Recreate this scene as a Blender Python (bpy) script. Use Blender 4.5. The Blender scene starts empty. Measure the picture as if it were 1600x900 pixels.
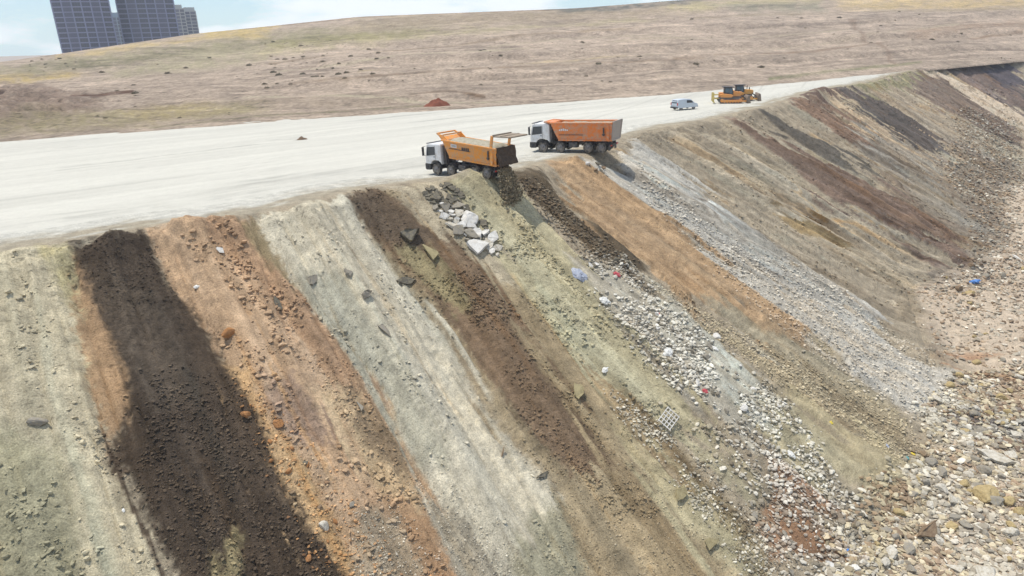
import bpy, bmesh, math, random
import numpy as np
from mathutils import Vector, Matrix

# ------------------------------------------------------------------ camera, world, sun, exposure
W_PX, H_PX, FOC = 1600.0, 900.0, 1080.0
CAM_H = 10.5
PITCH, ROLL = math.radians(20.0), math.radians(1.6)
scene = bpy.context.scene
COL = scene.collection

def ray(x, y):
    a = np.asarray(x, float) - 800.0
    b = 450.0 - np.asarray(y, float)
    a2 = a * math.cos(ROLL) + b * math.sin(ROLL)
    b2 = -a * math.sin(ROLL) + b * math.cos(ROLL)
    return np.stack([a2, FOC * math.cos(PITCH) + b2 * math.sin(PITCH), b2 * math.cos(PITCH) - FOC * math.sin(PITCH)], -1)

def hit(x, y, z=0.0):
    d = ray(x, y)
    return d * ((z - CAM_H) / d[..., 2])[..., None] + np.array([0, 0, CAM_H])

cd = bpy.data.cameras.new('camera')
cam = bpy.data.objects.new('camera', cd)
COL.objects.link(cam)
cd.sensor_width = 36.0
cd.lens = 36.0 * FOC / W_PX
cd.clip_start, cd.clip_end = 0.5, 20000
fw = Vector(ray(800, 450)).normalized()
rt = Vector(ray(900, 450) - ray(800, 450)).normalized()
up = rt.cross(fw)
m = Matrix((rt, up, -fw)).transposed().to_4x4()
m.translation = (0, 0, CAM_H)
cam.matrix_world = m
scene.camera = cam

def project(P):
    Q = P - np.array([0, 0, CAM_H])
    z = Q @ np.array(fw); z = np.where(z < 0.5, np.nan, z)
    return 800 + FOC * (Q @ np.array(rt)) / z, 450 - FOC * (Q @ np.array(up)) / z

SUN_EL = math.radians(75)
sun_h = Vector((-0.94, 0.34, 0)).normalized()
sun_dir = Vector((sun_h.x * math.cos(SUN_EL), sun_h.y * math.cos(SUN_EL), math.sin(SUN_EL)))
ld = bpy.data.lights.new('sun', 'SUN')
ld.energy = 4.3
ld.angle = math.radians(0.5)
ld.color = (1.0, 0.945, 0.85)
sun = bpy.data.objects.new('sun', ld)
COL.objects.link(sun)
sun.rotation_euler = (-sun_dir).to_track_quat('-Z', 'Y').to_euler()

world = bpy.data.worlds.new('World')
scene.world = world
world.use_nodes = True
nt = world.node_tree
nt.nodes.clear()
out = nt.nodes.new('ShaderNodeOutputWorld')
bg = nt.nodes.new('ShaderNodeBackground')
sky = nt.nodes.new('ShaderNodeTexSky')
sky.sky_type = 'NISHITA'
sky.sun_disc = False
sky.sun_elevation = SUN_EL
sky.sun_rotation = math.atan2(sun_h.x, sun_h.y)
sky.altitude = 900
sky.air_density = 1.0
sky.dust_density = 0.3
sky.ozone_density = 3.0
bg.inputs['Strength'].default_value = 0.15
# clouds: a thin broken layer mixed over the sky by direction
tc = nt.nodes.new('ShaderNodeTexCoord')
mp = nt.nodes.new('ShaderNodeMapping'); mp.inputs['Scale'].default_value = (1.0, 1.0, 4.0)
nz = nt.nodes.new('ShaderNodeTexNoise'); nz.inputs['Scale'].default_value = 6.5; nz.inputs['Detail'].default_value = 8; nz.inputs['Roughness'].default_value = 0.55
rp = nt.nodes.new('ShaderNodeValToRGB')
rp.color_ramp.elements[0].position = 0.44; rp.color_ramp.elements[0].color = (0, 0, 0, 1)
rp.color_ramp.elements[1].position = 0.58; rp.color_ramp.elements[1].color = (0.9, 0.9, 0.9, 1)
mx = nt.nodes.new('ShaderNodeMixRGB'); mx.inputs['Color2'].default_value = (8.4, 8.7, 8.8, 1)
L = nt.links.new
L(tc.outputs['Generated'], mp.inputs['Vector']); L(mp.outputs['Vector'], nz.inputs['Vector'])
L(nz.outputs['Fac'], rp.inputs['Fac']); L(rp.outputs['Color'], mx.inputs['Fac'])
hs = nt.nodes.new('ShaderNodeHueSaturation'); hs.inputs['Saturation'].default_value = 1.45
L(sky.outputs['Color'], hs.inputs["Color"]); sx = nt.nodes.new('ShaderNodeSeparateXYZ'); L(tc.outputs['Generated'], sx.inputs[0])
hr = nt.nodes.new('ShaderNodeMapRange'); hr.inputs['From Min'].default_value = 0.0; hr.inputs['From Max'].default_value = 0.16; hr.inputs['To Min'].default_value = 0.8; hr.inputs['To Max'].default_value = 0.0
L(sx.outputs['Z'], hr.inputs['Value'])
hx_ = nt.nodes.new('ShaderNodeMixRGB'); hx_.inputs['Color2'].default_value = (5.2, 6.8, 7.5, 1); L(hr.outputs['Result'], hx_.inputs['Fac'])
L(hs.outputs['Color'], hx_.inputs['Color1']); L(hx_.outputs['Color'], mx.inputs['Color1']); L(mx.outputs['Color'], bg.inputs['Color']); L(bg.outputs['Background'], out.inputs['Surface'])

scene.view_settings.view_transform = 'Standard'
scene.view_settings.look = 'None'
scene.view_settings.gamma = 1.0
scene.view_settings.use_curve_mapping = False
scene.view_settings.exposure = 0.02

# ------------------------------------------------------------------ helpers
rng = np.random.default_rng(7)
random.seed(7)

def lin(c):
    c = np.asarray(c, float) / 255.0
    return np.where(c <= 0.04045, c / 12.92, ((c + 0.055) / 1.055) ** 2.4)

_tab = rng.random((256, 256))
def vn(x, y, sd=0):
    x = x + sd * 17.31; y = y + sd * 5.77
    xi = np.floor(x).astype(int); yi = np.floor(y).astype(int)
    fx = x - xi; fy = y - yi
    fx = fx * fx * (3 - 2 * fx); fy = fy * fy * (3 - 2 * fy)
    a = _tab[xi & 255, yi & 255]; b = _tab[(xi + 1) & 255, yi & 255]
    c = _tab[xi & 255, (yi + 1) & 255]; d = _tab[(xi + 1) & 255, (yi + 1) & 255]
    return (a + (b - a) * fx + (c - a) * fy + (a - b - c + d) * fx * fy) * 2 - 1

def fbm(x, y, sd=0, n=4, g=0.5):
    r = 0; a = 1; t = 0
    for i in range(n):
        r = r + a * vn(x, y, sd + i * 3.1); t += a
        x = x * 2.03; y = y * 2.03; a *= g
    return r / t

def tag(o, label=None, cat=None, group=None, kind=None):
    if label: o['label'] = label
    if cat: o['category'] = cat
    if group: o['group'] = group
    if kind: o['kind'] = kind
    return o

def np_mesh(name, V, F, mat, colors=None, smooth=True, parent=None):
    """V (n,3); F (m,k) all the same k"""
    me = bpy.data.meshes.new(name)
    k = F.shape[1]
    me.vertices.add(len(V)); me.vertices.foreach_set('co', np.ascontiguousarray(V, dtype=np.float32).ravel())
    me.loops.add(F.size); me.loops.foreach_set('vertex_index', np.ascontiguousarray(F, dtype=np.int32).ravel())
    me.polygons.add(len(F))
    me.polygons.foreach_set('loop_start', np.arange(0, F.size, k, dtype=np.int32))
    me.polygons.foreach_set('loop_total', np.full(len(F), k, dtype=np.int32))
    me.polygons.foreach_set('use_smooth', np.full(len(F), smooth, dtype=bool))
    me.update(calc_edges=True)
    if colors is not None:
        at = me.color_attributes.new('Col', 'FLOAT_COLOR', 'POINT')
        c4 = np.ones((len(V), 4), np.float32); c4[:, :3] = colors
        at.data.foreach_set('color', c4.ravel())
    me.materials.append(mat)
    o = bpy.data.objects.new(name, me); COL.objects.link(o)
    if parent: o.parent = parent
    return o

def ground_mat(name, sc=1.0, bump=0.6, var=0.35, fine=9.0, bd=0.05):
    mt = bpy.data.materials.new(name); mt.use_nodes = True
    n = mt.node_tree.nodes; l = mt.node_tree.links.new
    bs = n['Principled BSDF']; bs.inputs['Roughness'].default_value = 0.95; bs.inputs['Specular IOR Level'].default_value = 0.12
    at = n.new('ShaderNodeAttribute'); at.attribute_name = 'Col'
    tc = n.new('ShaderNodeTexCoord')
    n1 = n.new('ShaderNodeTexNoise'); n1.inputs['Scale'].default_value = fine * sc; n1.inputs['Detail'].default_value = 6; n1.inputs['Roughness'].default_value = 0.7
    n2 = n.new('ShaderNodeTexNoise'); n2.inputs['Scale'].default_value = 1.3 * sc; n2.inputs['Detail'].default_value = 5; n2.inputs['Roughness'].default_value = 0.6
    l(tc.outputs['Object'], n1.inputs['Vector']); l(tc.outputs['Object'], n2.inputs['Vector'])
    mr = n.new('ShaderNodeMapRange'); mr.inputs['From Min'].default_value = 0.3; mr.inputs['From Max'].default_value = 0.7
    mr.inputs['To Min'].default_value = 1 - var; mr.inputs['To Max'].default_value = 1 + var
    l(n1.outputs['Fac'], mr.inputs['Value'])
    mr2 = n.new('ShaderNodeMapRange'); mr2.inputs['From Min'].default_value = 0.3; mr2.inputs['From Max'].default_value = 0.7
    mr2.inputs['To Min'].default_value = 1 - var * 0.5; mr2.inputs['To Max'].default_value = 1 + var * 0.5
    l(n2.outputs['Fac'], mr2.inputs['Value'])
    mm = n.new('ShaderNodeMath'); mm.operation = 'MULTIPLY'; l(mr.outputs['Result'], mm.inputs[0]); l(mr2.outputs['Result'], mm.inputs[1])
    vm = n.new('ShaderNodeVectorMath'); vm.operation = 'SCALE'; l(at.outputs['Color'], vm.inputs[0]); l(mm.outputs[0], vm.inputs['Scale'])
    l(vm.outputs['Vector'], bs.inputs['Base Color'])
    bp = n.new('ShaderNodeBump'); bp.inputs['Strength'].default_value = bump; bp.inputs['Distance'].default_value = bd
    l(n1.outputs['Fac'], bp.inputs['Height']); l(bp.outputs['Normal'], bs.inputs['Normal'])
    return mt

def paint(name, rgb, rough=0.5, metal=0.0, dirt=0.25, spec=0.4, dirtcol=(0.42, 0.36, 0.28), scale=3.0, bump=0.0):
    mt = bpy.data.materials.new(name); mt.use_nodes = True
    n = mt.node_tree.nodes; l = mt.node_tree.links.new
    bs = n['Principled BSDF']; bs.inputs['Roughness'].default_value = rough; bs.inputs['Metallic'].default_value = metal
    bs.inputs['Specular IOR Level'].default_value = spec
    tc = n.new('ShaderNodeTexCoord')
    n1 = n.new('ShaderNodeTexNoise'); n1.inputs['Scale'].default_value = scale; n1.inputs['Detail'].default_value = 7; n1.inputs['Roughness'].default_value = 0.7
    l(tc.outputs['Object'], n1.inputs['Vector'])
    mr = n.new('ShaderNodeMapRange'); mr.inputs['From Min'].default_value = 0.42; mr.inputs['From Max'].default_value = 0.72
    mr.inputs['To Min'].default_value = 0.0; mr.inputs['To Max'].default_value = dirt * 2
    l(n1.outputs['Fac'], mr.inputs['Value'])
    mi = n.new('ShaderNodeMixRGB'); mi.inputs['Color1'].default_value = (*rgb, 1); mi.inputs['Color2'].default_value = (*dirtcol, 1)
    l(mr.outputs['Result'], mi.inputs['Fac']); l(mi.outputs['Color'], bs.inputs['Base Color'])
    if bump:
        bp = n.new('ShaderNodeBump'); bp.inputs['Strength'].default_value = bump; bp.inputs['Distance'].default_value = 0.05
        l(n1.outputs['Fac'], bp.inputs['Height']); l(bp.outputs['Normal'], bs.inputs['Normal'])
    return mt

# ------------------------------------------------------------------ the tipping slope: rim and toe in world space
K_SLOPE, K_TOP, K_HILL = 0.86, 0.57, 0.67     # photo colour -> albedo, by how each surface faces the sun
# rim pixel, a second pixel further down the same streak, depth of the pit there, angle of repose
PAIRS = [((-420, 470), (-330, 960), 20, 34), ((-200, 430), (-80, 960), 20, 34), ((-60, 408), (80, 960), 20, 34), ((40, 396), (200, 960), 20, 34),
         ((120, 385), (290, 960), 20, 34), ((240, 357), (500, 960), 20, 34), ((390, 345), (720, 960), 20, 34), ((470, 322), (820, 900), 20, 34),
         ((545, 303), (960, 960), 20, 34), ((660, 288), (1120, 900), 20, 34), ((760, 284), (1300, 850), 20, 34),
         ((840, 262), (1440, 720), 20, 33), ((900, 248), (1490, 640), 20, 32), ((950, 236), (1505, 580), 20, 32), ((985, 214), (1510, 520), 20, 32),
         ((1060, 196), (1520, 470), 20, 32), ((1140, 183), (1535, 420), 19.5, 32), ((1210, 165), (1550, 370), 19, 32), ((1280, 143), (1562, 320), 18, 32),
         ((1350, 131), (1575, 265), 17, 32), ((1420, 112), (1590, 215), 15, 31), ((1490, 102), (1620, 180), 13.5, 31), ((1560, 96), (1660, 155), 12, 31),
         ((1640, 92), (1740, 140), 11, 31), ((1760, 88), (1860, 128), 11, 31)]
RA, TA = [], []
for (a, b, D, ang) in PAIRS:
    A = hit(*a, 0.0); best = None
    for t in np.linspace(0.5, 4.5, 800):
        B = hit(a[0] + (b[0] - a[0]) * t, a[1] + (b[1] - a[1]) * t, -D)
        h = math.hypot(B[0] - A[0], B[1] - A[1]); e = abs(math.atan2(D, h) - math.radians(ang))
        if best is None or e < best[0] - 1e-9:
            best = (e, B)
    RA.append(A); TA.append(best[1])
RA, TA = np.array(RA), np.array(TA)
mid = RA * 0.6 + TA * 0.4
cu = np.r_[0, np.cumsum(np.linalg.norm(np.diff(mid[:, :2], axis=0), axis=1))]
UMAX = cu[-1]
ud = np.linspace(0, UMAX, 1500)
def smooth_curve(P):
    q = np.stack([np.interp(ud, cu, P[:, i]) for i in range(3)], 1)
    k = np.hanning(61); k /= k.sum()
    return np.stack([np.convolve(np.pad(q[:, i], 30, mode='reflect', reflect_type='odd'), k, 'valid') for i in range(3)], 1)
RD, TD = smooth_curve(RA), smooth_curve(TA)
VL = 36.0                                              # slope length in V units
def surf(U, V):
    """base surface: V<0 plateau, 0..VL slope, >VL pit floor"""
    R = np.stack([np.interp(U, ud, RD[:, i]) for i in range(3)], -1)
    T = np.stack([np.interp(U, ud, TD[:, i]) for i in range(3)], -1)
    t = V / VL
    P = R + (T - R) * t[..., None]
    z = R[..., 2] + (T[..., 2] - R[..., 2]) * np.clip(t, 0, 1)
    k = 0.07                                            # rounded toe
    z = z + (R[..., 2] - T[..., 2]) * 0.5 * k * np.exp(-((t - 1) / k) ** 2) * 0.9
    z = z - 0.35 * np.exp(-np.abs(V) / 0.7)             # softened crest
    z = np.where(V > VL, z + 0.0 * V, z)
    P[..., 2] = z
    return P

# coarse grid, to find where a pixel of the photograph meets the base surface
gu = np.linspace(0, UMAX, 900); gv = np.linspace(-6, VL * 2.2, 420)
GU, GV = np.meshgrid(gu, gv, indexing='ij')
GP = surf(GU, GV); gx, gy = project(GP)
gx = np.nan_to_num(gx, nan=1e9); gy = np.nan_to_num(gy, nan=1e9)
def uv_at(px, py):
    d = (gx - px) ** 2 + (gy - py) ** 2
    i = np.unravel_index(np.argmin(d), d.shape)
    return GU[i], GV[i]

def sdf(poly, X, Y):
    """signed distance (negative inside) of points to a polygon"""
    P = np.array(poly); n = len(P); dmin = np.full(X.shape, 1e9); ins = np.zeros(X.shape, bool)
    for i in range(n):
        x1, y1 = P[i]; x2, y2 = P[(i + 1) % n]
        dx, dy = x2 - x1, y2 - y1; L2 = dx * dx + dy * dy + 1e-9
        t = np.clip(((X - x1) * dx + (Y - y1) * dy) / L2, 0, 1)
        dmin = np.minimum(dmin, np.hypot(X - x1 - t * dx, Y - y1 - t * dy))
        c = ((y1 > Y) != (y2 > Y)) & (X < dx * (Y - y1) / (dy if abs(dy) > 1e-9 else 1e-9) + x1)
        ins ^= c
    return np.where(ins, -dmin, dmin)

def to_uv(poly):
    # subdivide so long photo edges stay straight on the ground
    q = []
    for i in range(len(poly)):
        a, b = poly[i], poly[(i + 1) % len(poly)]
        nseg = max(1, int(math.hypot(b[0] - a[0], b[1] - a[1]) / 90))
        for k in range(nseg):
            q.append(uv_at(a[0] + (b[0] - a[0]) * k / nseg, a[1] + (b[1] - a[1]) * k / nseg))
    return q

def soil(c):
    c = np.array(c, float); g = c.mean(); sat = (c.max() - c.min())
    c = g + (c - g) * (0.85 if c[2] < 97 and c[0] > 180 else 0.62 if c[0] < 170 and c[0] - c[1] > 15 else 0.70 if sat > 55 else 0.88)
    if c[0] - c[1] > 22 and c[2] > 100: c[1] += .3 * (c[0] - c[1] - 22)
    return lin(c)
SOIL = [  # polygon in photo pixels, photo colour, edge softness (m), streak strength
    ([(-500, 440), (0, 400), (108, 385), (132, 480), (172, 640), (165, 710), (272, 900), (290, 1000), (-500, 1100)], (194, 186, 162), .3, .08),
    ([(-500, 700), (0, 690), (90, 700), (120, 800), (130, 900), (140, 1000), (-500, 1100)], (164, 160, 134), 1.2, .1),
    ([(60, 385), (108, 385), (138, 460), (172, 560), (150, 600), (120, 480)], (190, 182, 142), .5, .1),
    ([(112, 415), (150, 430), (185, 500), (225, 600), (205, 640), (172, 690), (150, 610), (122, 500)], (188, 142, 102), .35, .3),
    ([(225, 362), (260, 350), (330, 350), (395, 355), (470, 450), (540, 540), (640, 680), (700, 790), (760, 900), (800, 1000), (540, 1000), (430, 740), (350, 570), (262, 430)], (194, 158, 124), .25, .25),
    ([(260, 350), (400, 350), (430, 400), (500, 470), (560, 560), (600, 640), (560, 660), (490, 560), (430, 480), (380, 420), (330, 370)], (182, 140, 108), .5, .3),
    ([(330, 560), (380, 570), (440, 690), (500, 760), (560, 860), (590, 1000), (520, 1000), (470, 830), (410, 720), (370, 640)], (192, 150, 104), .5, .4),
    ([(560, 700), (620, 730), (680, 800), (750, 900), (790, 1000), (700, 1000), (620, 850)], (188, 140, 104), .5, .25),
    ([(415, 590), (460, 590), (500, 650), (520, 690), (470, 700), (420, 650)], (158, 128, 106), .4, .2),
    ([(480, 600), (560, 620), (640, 740), (660, 800), (600, 780), (540, 700)], (196, 168, 128), .6, .15),
    ([(530, 600), (570, 640), (640, 720), (630, 750), (580, 700), (545, 640)], (150, 124, 92), .3, .2),
    ([(560, 800), (620, 810), (660, 900), (680, 1000), (560, 1000)], (160, 146, 126), .4, .2),
    ([(370, 350), (420, 345), (440, 380), (480, 450), (470, 455), (400, 385)], (160, 138, 96), .3, .2),
    ([(400, 345), (470, 325), (545, 305), (570, 345), (620, 420), (700, 520), (745, 610), (800, 690), (875, 775), (920, 860), (960, 1000), (800, 1000), (740, 880), (690, 780), (640, 690), (600, 620), (530, 530), (460, 430)], (200, 194, 176), .3, .16),
    ([(470, 420), (540, 440), (640, 600), (700, 720), (660, 720), (600, 620), (530, 530)], (176, 174, 158), .8, .12),
    ([(650, 760), (720, 800), (790, 900), (820, 1000), (760, 1000), (700, 870)], (158, 152, 138), .4, .15),
    ([(860, 790), (1000, 790), (1160, 860), (1230, 1000), (800, 1000), (800, 860)], (160, 156, 134), .8, .15),
    ([(545, 303), (620, 305), (700, 285), (800, 330), (960, 560), (1200, 860), (1240, 1000), (950, 1000), (870, 770), (760, 640), (700, 520), (620, 420)], (160, 145, 118), .5, .25),
    ([(540, 305), (590, 302), (640, 345), (700, 390), (760, 450), (830, 560), (900, 650), (960, 740), (900, 760), (830, 680), (765, 590), (700, 500), (625, 410), (575, 350)], (136, 108, 80), .3, .25),
    ([(540, 305), (600, 305), (650, 355), (700, 385), (640, 400), (580, 350)], (112, 92, 72), .3, .15),
    ([(620, 385), (650, 390), (690, 430), (740, 490), (720, 490), (660, 440)], (164, 148, 100), .4, .2),
    ([(620, 305), (690, 285), (700, 300), (720, 360), (790, 410), (820, 460), (770, 440), (700, 390), (640, 340)], (176, 166, 145), .35, .15),
    ([(700, 285), (745, 268), (800, 285), (840, 330), (900, 410), (980, 510), (1060, 600), (1110, 690), (1050, 680), (960, 600), (880, 530), (800, 440), (740, 370), (712, 320)], (180, 173, 144), .3, .2),
    ([(960, 660), (1030, 700), (1120, 780), (1190, 850), (1220, 930), (1120, 870), (1030, 780)], (168, 159, 130), .5, .2),
    ([(1040, 600), (1110, 690), (1200, 790), (1180, 790), (1090, 700)], (170, 162, 134), .4, .2),
    ([(795, 268), (835, 262), (860, 300), (920, 350), (995, 415), (985, 430), (930, 400), (870, 345), (820, 300)], (104, 93, 78), .3, .2),
    ([(890, 405), (950, 400), (1060, 490), (1200, 600), (1250, 660), (1190, 680), (1100, 640), (1010, 550), (930, 455)], (176, 172, 160), .5, .15),
    ([(855, 262), (905, 255), (985, 310), (1060, 360), (1140, 430), (1235, 510), (1240, 545), (1160, 530), (1060, 455), (980, 400), (910, 345)], (182, 146, 108), .35, .18),
    ([(900, 250), (960, 240), (1000, 222), (1100, 300), (1200, 370), (1330, 460), (1430, 560), (1510, 600), (1450, 660), (1350, 600), (1260, 530), (1140, 420), (1050, 350), (960, 290)], (188, 185, 178), .5, .2),
    ([(1100, 460), (1200, 530), (1260, 540), (1380, 620), (1440, 700), (1330, 690), (1200, 590), (1130, 520)], (166, 150, 118), .6, .2),
    ([(1150, 620), (1240, 600), (1330, 680), (1430, 720), (1400, 770), (1300, 740), (1210, 680)], (170, 160, 132), .6, .15),
    ([(1080, 550), (1160, 570), (1230, 640), (1200, 650), (1120, 610)], (184, 182, 170), .5, .1),
    ([(1195, 700), (1240, 720), (1290, 780), (1340, 860), (1330, 880), (1210, 870), (1195, 790)], (168, 118, 88), .35, .25),
    ([(1030, 208), (1060, 200), (1140, 190), (1230, 260), (1400, 380), (1520, 480), (1500, 540), (1450, 515), (1345, 432), (1215, 335), (1110, 262)], (174, 162, 142), .6, .3),
    ([(1190, 300), (1240, 320), (1310, 365), (1290, 375), (1230, 350)], (160, 130, 80), .4, .2),
    ([(1350, 400), (1500, 480), (1500, 560), (1420, 500)], (158, 140, 112), .6, .2),
    ([(1140, 185), (1160, 190), (1260, 255), (1380, 300), (1470, 350), (1530, 420), (1500, 430), (1400, 370), (1270, 290)], (138, 110, 92), .35, .25),
    ([(1200, 185), (1230, 195), (1350, 262), (1350, 275), (1290, 250)], (104, 98, 90), .35, .2),
    ([(1350, 262), (1460, 320), (1530, 370), (1520, 390), (1440, 340)], (142, 126, 108), .5, .25),
    ([(1230, 160), (1280, 160), (1380, 225), (1470, 280), (1450, 290), (1330, 225)], (142, 110, 88), .35, .25),
    ([(1290, 150), (1320, 150), (1420, 215), (1540, 290), (1520, 300), (1400, 240)], (182, 162, 136), .5, .2),
    ([(1308, 143), (1350, 145), (1440, 190), (1470, 230), (1440, 232), (1360, 185)], (98, 90, 86), .35, .2),
    ([(1440, 190), (1470, 230), (1560, 300), (1575, 270), (1520, 230)], (160, 150, 138), .6, .2),
    ([(1345, 132), (1390, 130), (1470, 180), (1590, 250), (1580, 260), (1450, 205)], (168, 150, 124), .5, .25),
    ([(1400, 118), (1450, 115), (1540, 160), (1600, 215), (1580, 225), (1480, 175)], (134, 112, 96), .5, .25),
    ([(1450, 117), (1475, 115), (1620, 190), (1640, 205), (1600, 200)], (202, 186, 166), .35, .08),
    ([(1475, 108), (1530, 100), (1640, 160), (1660, 185), (1620, 190)], (124, 102, 92), .5, .2),
    ([(1535, 105), (1580, 102), (1610, 130), (1590, 138), (1550, 125)], (92, 86, 92), .5, .15),
    ([(1225, 160), (1255, 142), (1300, 137), (1322, 148), (1290, 160)], (126, 98, 84), .4, .2),
    ([(1320, 142), (1420, 117), (1500, 99), (1430, 132), (1360, 152)], (148, 142, 112), .5, .3),
    ([(1350, 260), (1480, 330), (1540, 400), (1540, 330), (1440, 235), (1350, 215)], (150, 142, 130), .8, .3),
    ([(1480, 250), (1600, 260), (1590, 420), (1500, 560), (1470, 540), (1530, 400)], (142, 130, 116), 1.2, .2),
    # pit floor
    ([(1500, 620), (1560, 620), (1640, 640), (1640, 720), (1560, 710), (1500, 670)], (118, 112, 112), .8, .0),
    ([(1470, 555), (1540, 552), (1640, 570), (1640, 590), (1540, 588), (1490, 572)], (172, 124, 96), .4, .0),
    # dark fresh tip, laid over its neighbours
    ([(106, 392), (140, 378), (190, 374), (232, 382), (262, 432), (308, 480), (350, 572), (400, 660), (430, 740), (480, 820), (540, 900), (600, 1000), (300, 1000), (285, 900), (240, 800), (205, 745), (165, 715), (200, 640), (208, 580), (170, 520), (135, 445)], (80, 69, 59), .3, .26),
    ([(150, 430), (240, 440), (290, 560), (320, 620), (250, 620), (200, 560)], (92, 82, 72), .8, .2),
    ([(345, 850), (370, 850), (372, 960), (350, 960)], (150, 140, 108), .3, .1),
]
BASE_SOIL = (168, 152, 126)
FLOOR_COL = (190, 177, 162)

# fine grid of the sheet: denser where it is nearer to the camera
d_rim = np.hypot(RD[:, 0], RD[:, 1] * 0.9) + 8
cw = np.r_[0, np.cumsum(1 / d_rim[:-1])]; cw /= cw[-1]
NU = 1250
fu = np.interp(np.linspace(0, 1, NU), cw, ud)
# rows: plateau side, slope, floor
v_pl = -np.geomspace(7.0, 0.06, 46)
v_sl = np.linspace(0, VL * 1.12, 760)
v_fl = VL * 1.12 + np.geomspace(0.05, VL * 1.5, 150) - 0.05 + 0.05
fv = np.r_[v_pl, v_sl, v_fl]
FU, FV = np.meshgrid(fu, fv, indexing='ij')
P = surf(FU, FV)

# ---- displacement (metres)
U, V = FU, FV
on = np.clip(V / 1.5, 0, 1) * 1.0
streak = fbm(U / 2.6, V / 24, 1, 4) * 0.60 + fbm(U / 0.8, V / 8, 2, 3) * 0.16 - 0.18 * np.clip(1 - np.abs(fbm(U / 1.3, V / 14, 7, 3)) * 7, 0, 1)
lump = fbm(U / 1.1, V / 1.4, 3, 4) * 0.16 + fbm(U / 0.33, V / 0.38, 5, 3, 0.7) * 0.085 * np.clip(.7 + fbm(U / 3, V / 4, 8, 3) * 1.5, .2, 1.6)
rimlump = np.exp(-((V - 0.3) / 1.0) ** 2) * (0.16 + 0.55 * fbm(U / 1.6, V / 1.2, 9, 4, .6))
z = on * (streak * np.clip(1.25 - 0.25 * V / VL, .6, 1.2)) + on * lump + rimlump * np.clip(fbm(U / 9, U * 0, 12, 2) * 1.5 + 0.6, 0.1, 1.2)
z = z + np.where(V < 0, 0.05 * fbm(U / 1.5, V / 1.5, 20, 4) * np.clip((V + 7) / 3, 0, 1), 0)
z = z + np.where(V > VL, 0.5 * fbm(P[..., 0] / 6, P[..., 1] / 6, 22, 4) * np.clip((V - VL) / 6, 0, 1), 0)
def mound(px, py, h, ru, rv):
    u0, v0 = uv_at(px, py)
    return h * np.exp(-((U - u0) / ru) ** 2 - ((V - v0) / rv) ** 2)
z = z + mound(745, 290, 1.0, 1.8, 2.0) + mound(190, 392, 0.4, 1.6, 1.0) + mound(300, 362, 0.45, 2.2, 1.2) + mound(1280, 150, 1.1, 5.5, 1.8) + mound(1180, 178, 0.4, 4, 1.0)
z = z + mound(580, 310, 0.3, 1.2, 1.0) + mound(470, 335, 0.25, 1.6, 0.9)
# ground rises a little towards the tipping edge
rise = 0.22 * np.clip((V + 7) / 7, 0, 1) ** 2 * np.clip(1 - V / 3, 0, 1)
z = z + rise

# ---- colours
cU, cV = np.linspace(0, UMAX, 560), np.linspace(fv[0], fv[-1], 420)
CU, CV = np.meshgrid(cU, cV, indexing='ij')
def sample(G, u, v):
    a = np.clip((u - cU[0]) / (cU[-1] - cU[0]) * (len(cU) - 1), 0, len(cU) - 1.001)
    b = np.clip((v - cV[0]) / (cV[-1] - cV[0]) * (len(cV) - 1), 0, len(cV) - 1.001)
    i = a.astype(int); j = b.astype(int); fa = a - i; fb = b - j
    return (G[i, j] * (1 - fa) + G[i + 1, j] * fa) * (1 - fb) + (G[i, j + 1] * (1 - fa) + G[i + 1, j + 1] * fa) * fb
C = np.empty(U.shape + (3,)); C[:] = soil(BASE_SOIL)
farU = np.clip(np.interp(U, ud, np.hypot(TD[:, 0], TD[:, 1])) / 40, .8, 2.6)
wU = U + 0.42 * farU ** 1.3 * fbm(U / 1.5 / farU, V / 9, 31, 4) + 0.16 * fbm(U / 0.3, V / 0.7, 33, 3, .6)
wV = V + (1.0 + 3.2 * np.clip(farU - .8, 0, 1.8)) * fbm(U / 0.6 / farU, V / 12, 35, 4) + 0.8 * fbm(U / 0.8, V / 4, 37, 3) + 0.5 * fbm(U / 0.3, V / 0.5, 36, 3)
wt_ = np.random.default_rng(23)
for q_ in range(420):
    uc = wt_.uniform(0, UMAX); far_ = np.clip(np.interp(uc, ud, np.hypot(TD[:, 0], TD[:, 1])) / 40, .6, 2.6)
    wd_ = wt_.uniform(.12, .55) * far_; v0_ = wt_.uniform(-1, VL * .75); ln_ = wt_.uniform(5, 24); sh_ = wt_.choice([-1, 1]) * wt_.uniform(.6, 2.2) * far_
    i0, i1 = np.searchsorted(fu, uc - wd_ * 3), np.searchsorted(fu, uc + wd_ * 3); j0, j1 = np.searchsorted(fv, v0_), np.searchsorted(fv, v0_ + ln_)
    if i1 - i0 < 2 or j1 - j0 < 2: continue
    Us, Vs = U[i0:i1, j0:j1], V[i0:i1, j0:j1]; tt_ = (Vs - v0_) / ln_
    w_ = np.exp(-((Us + (wU[i0:i1, j0:j1] - Us) * .5 - uc - .3 * np.sin(Vs * .35 + q_)) / (wd_ * (.4 + .9 * tt_))) ** 4) * np.clip((Vs - v0_) / 2.5, 0, 1) * np.clip((v0_ + ln_ - Vs) / 3, 0, 1)
    wU[i0:i1, j0:j1] += sh_ * w_
lobes = np.zeros(U.shape); lr_ = np.random.default_rng(5)
mixed = fbm(U / 1.0, V / 14, 40, 5, .65)
C *= (1 + 0.22 * mixed)[..., None]
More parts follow.
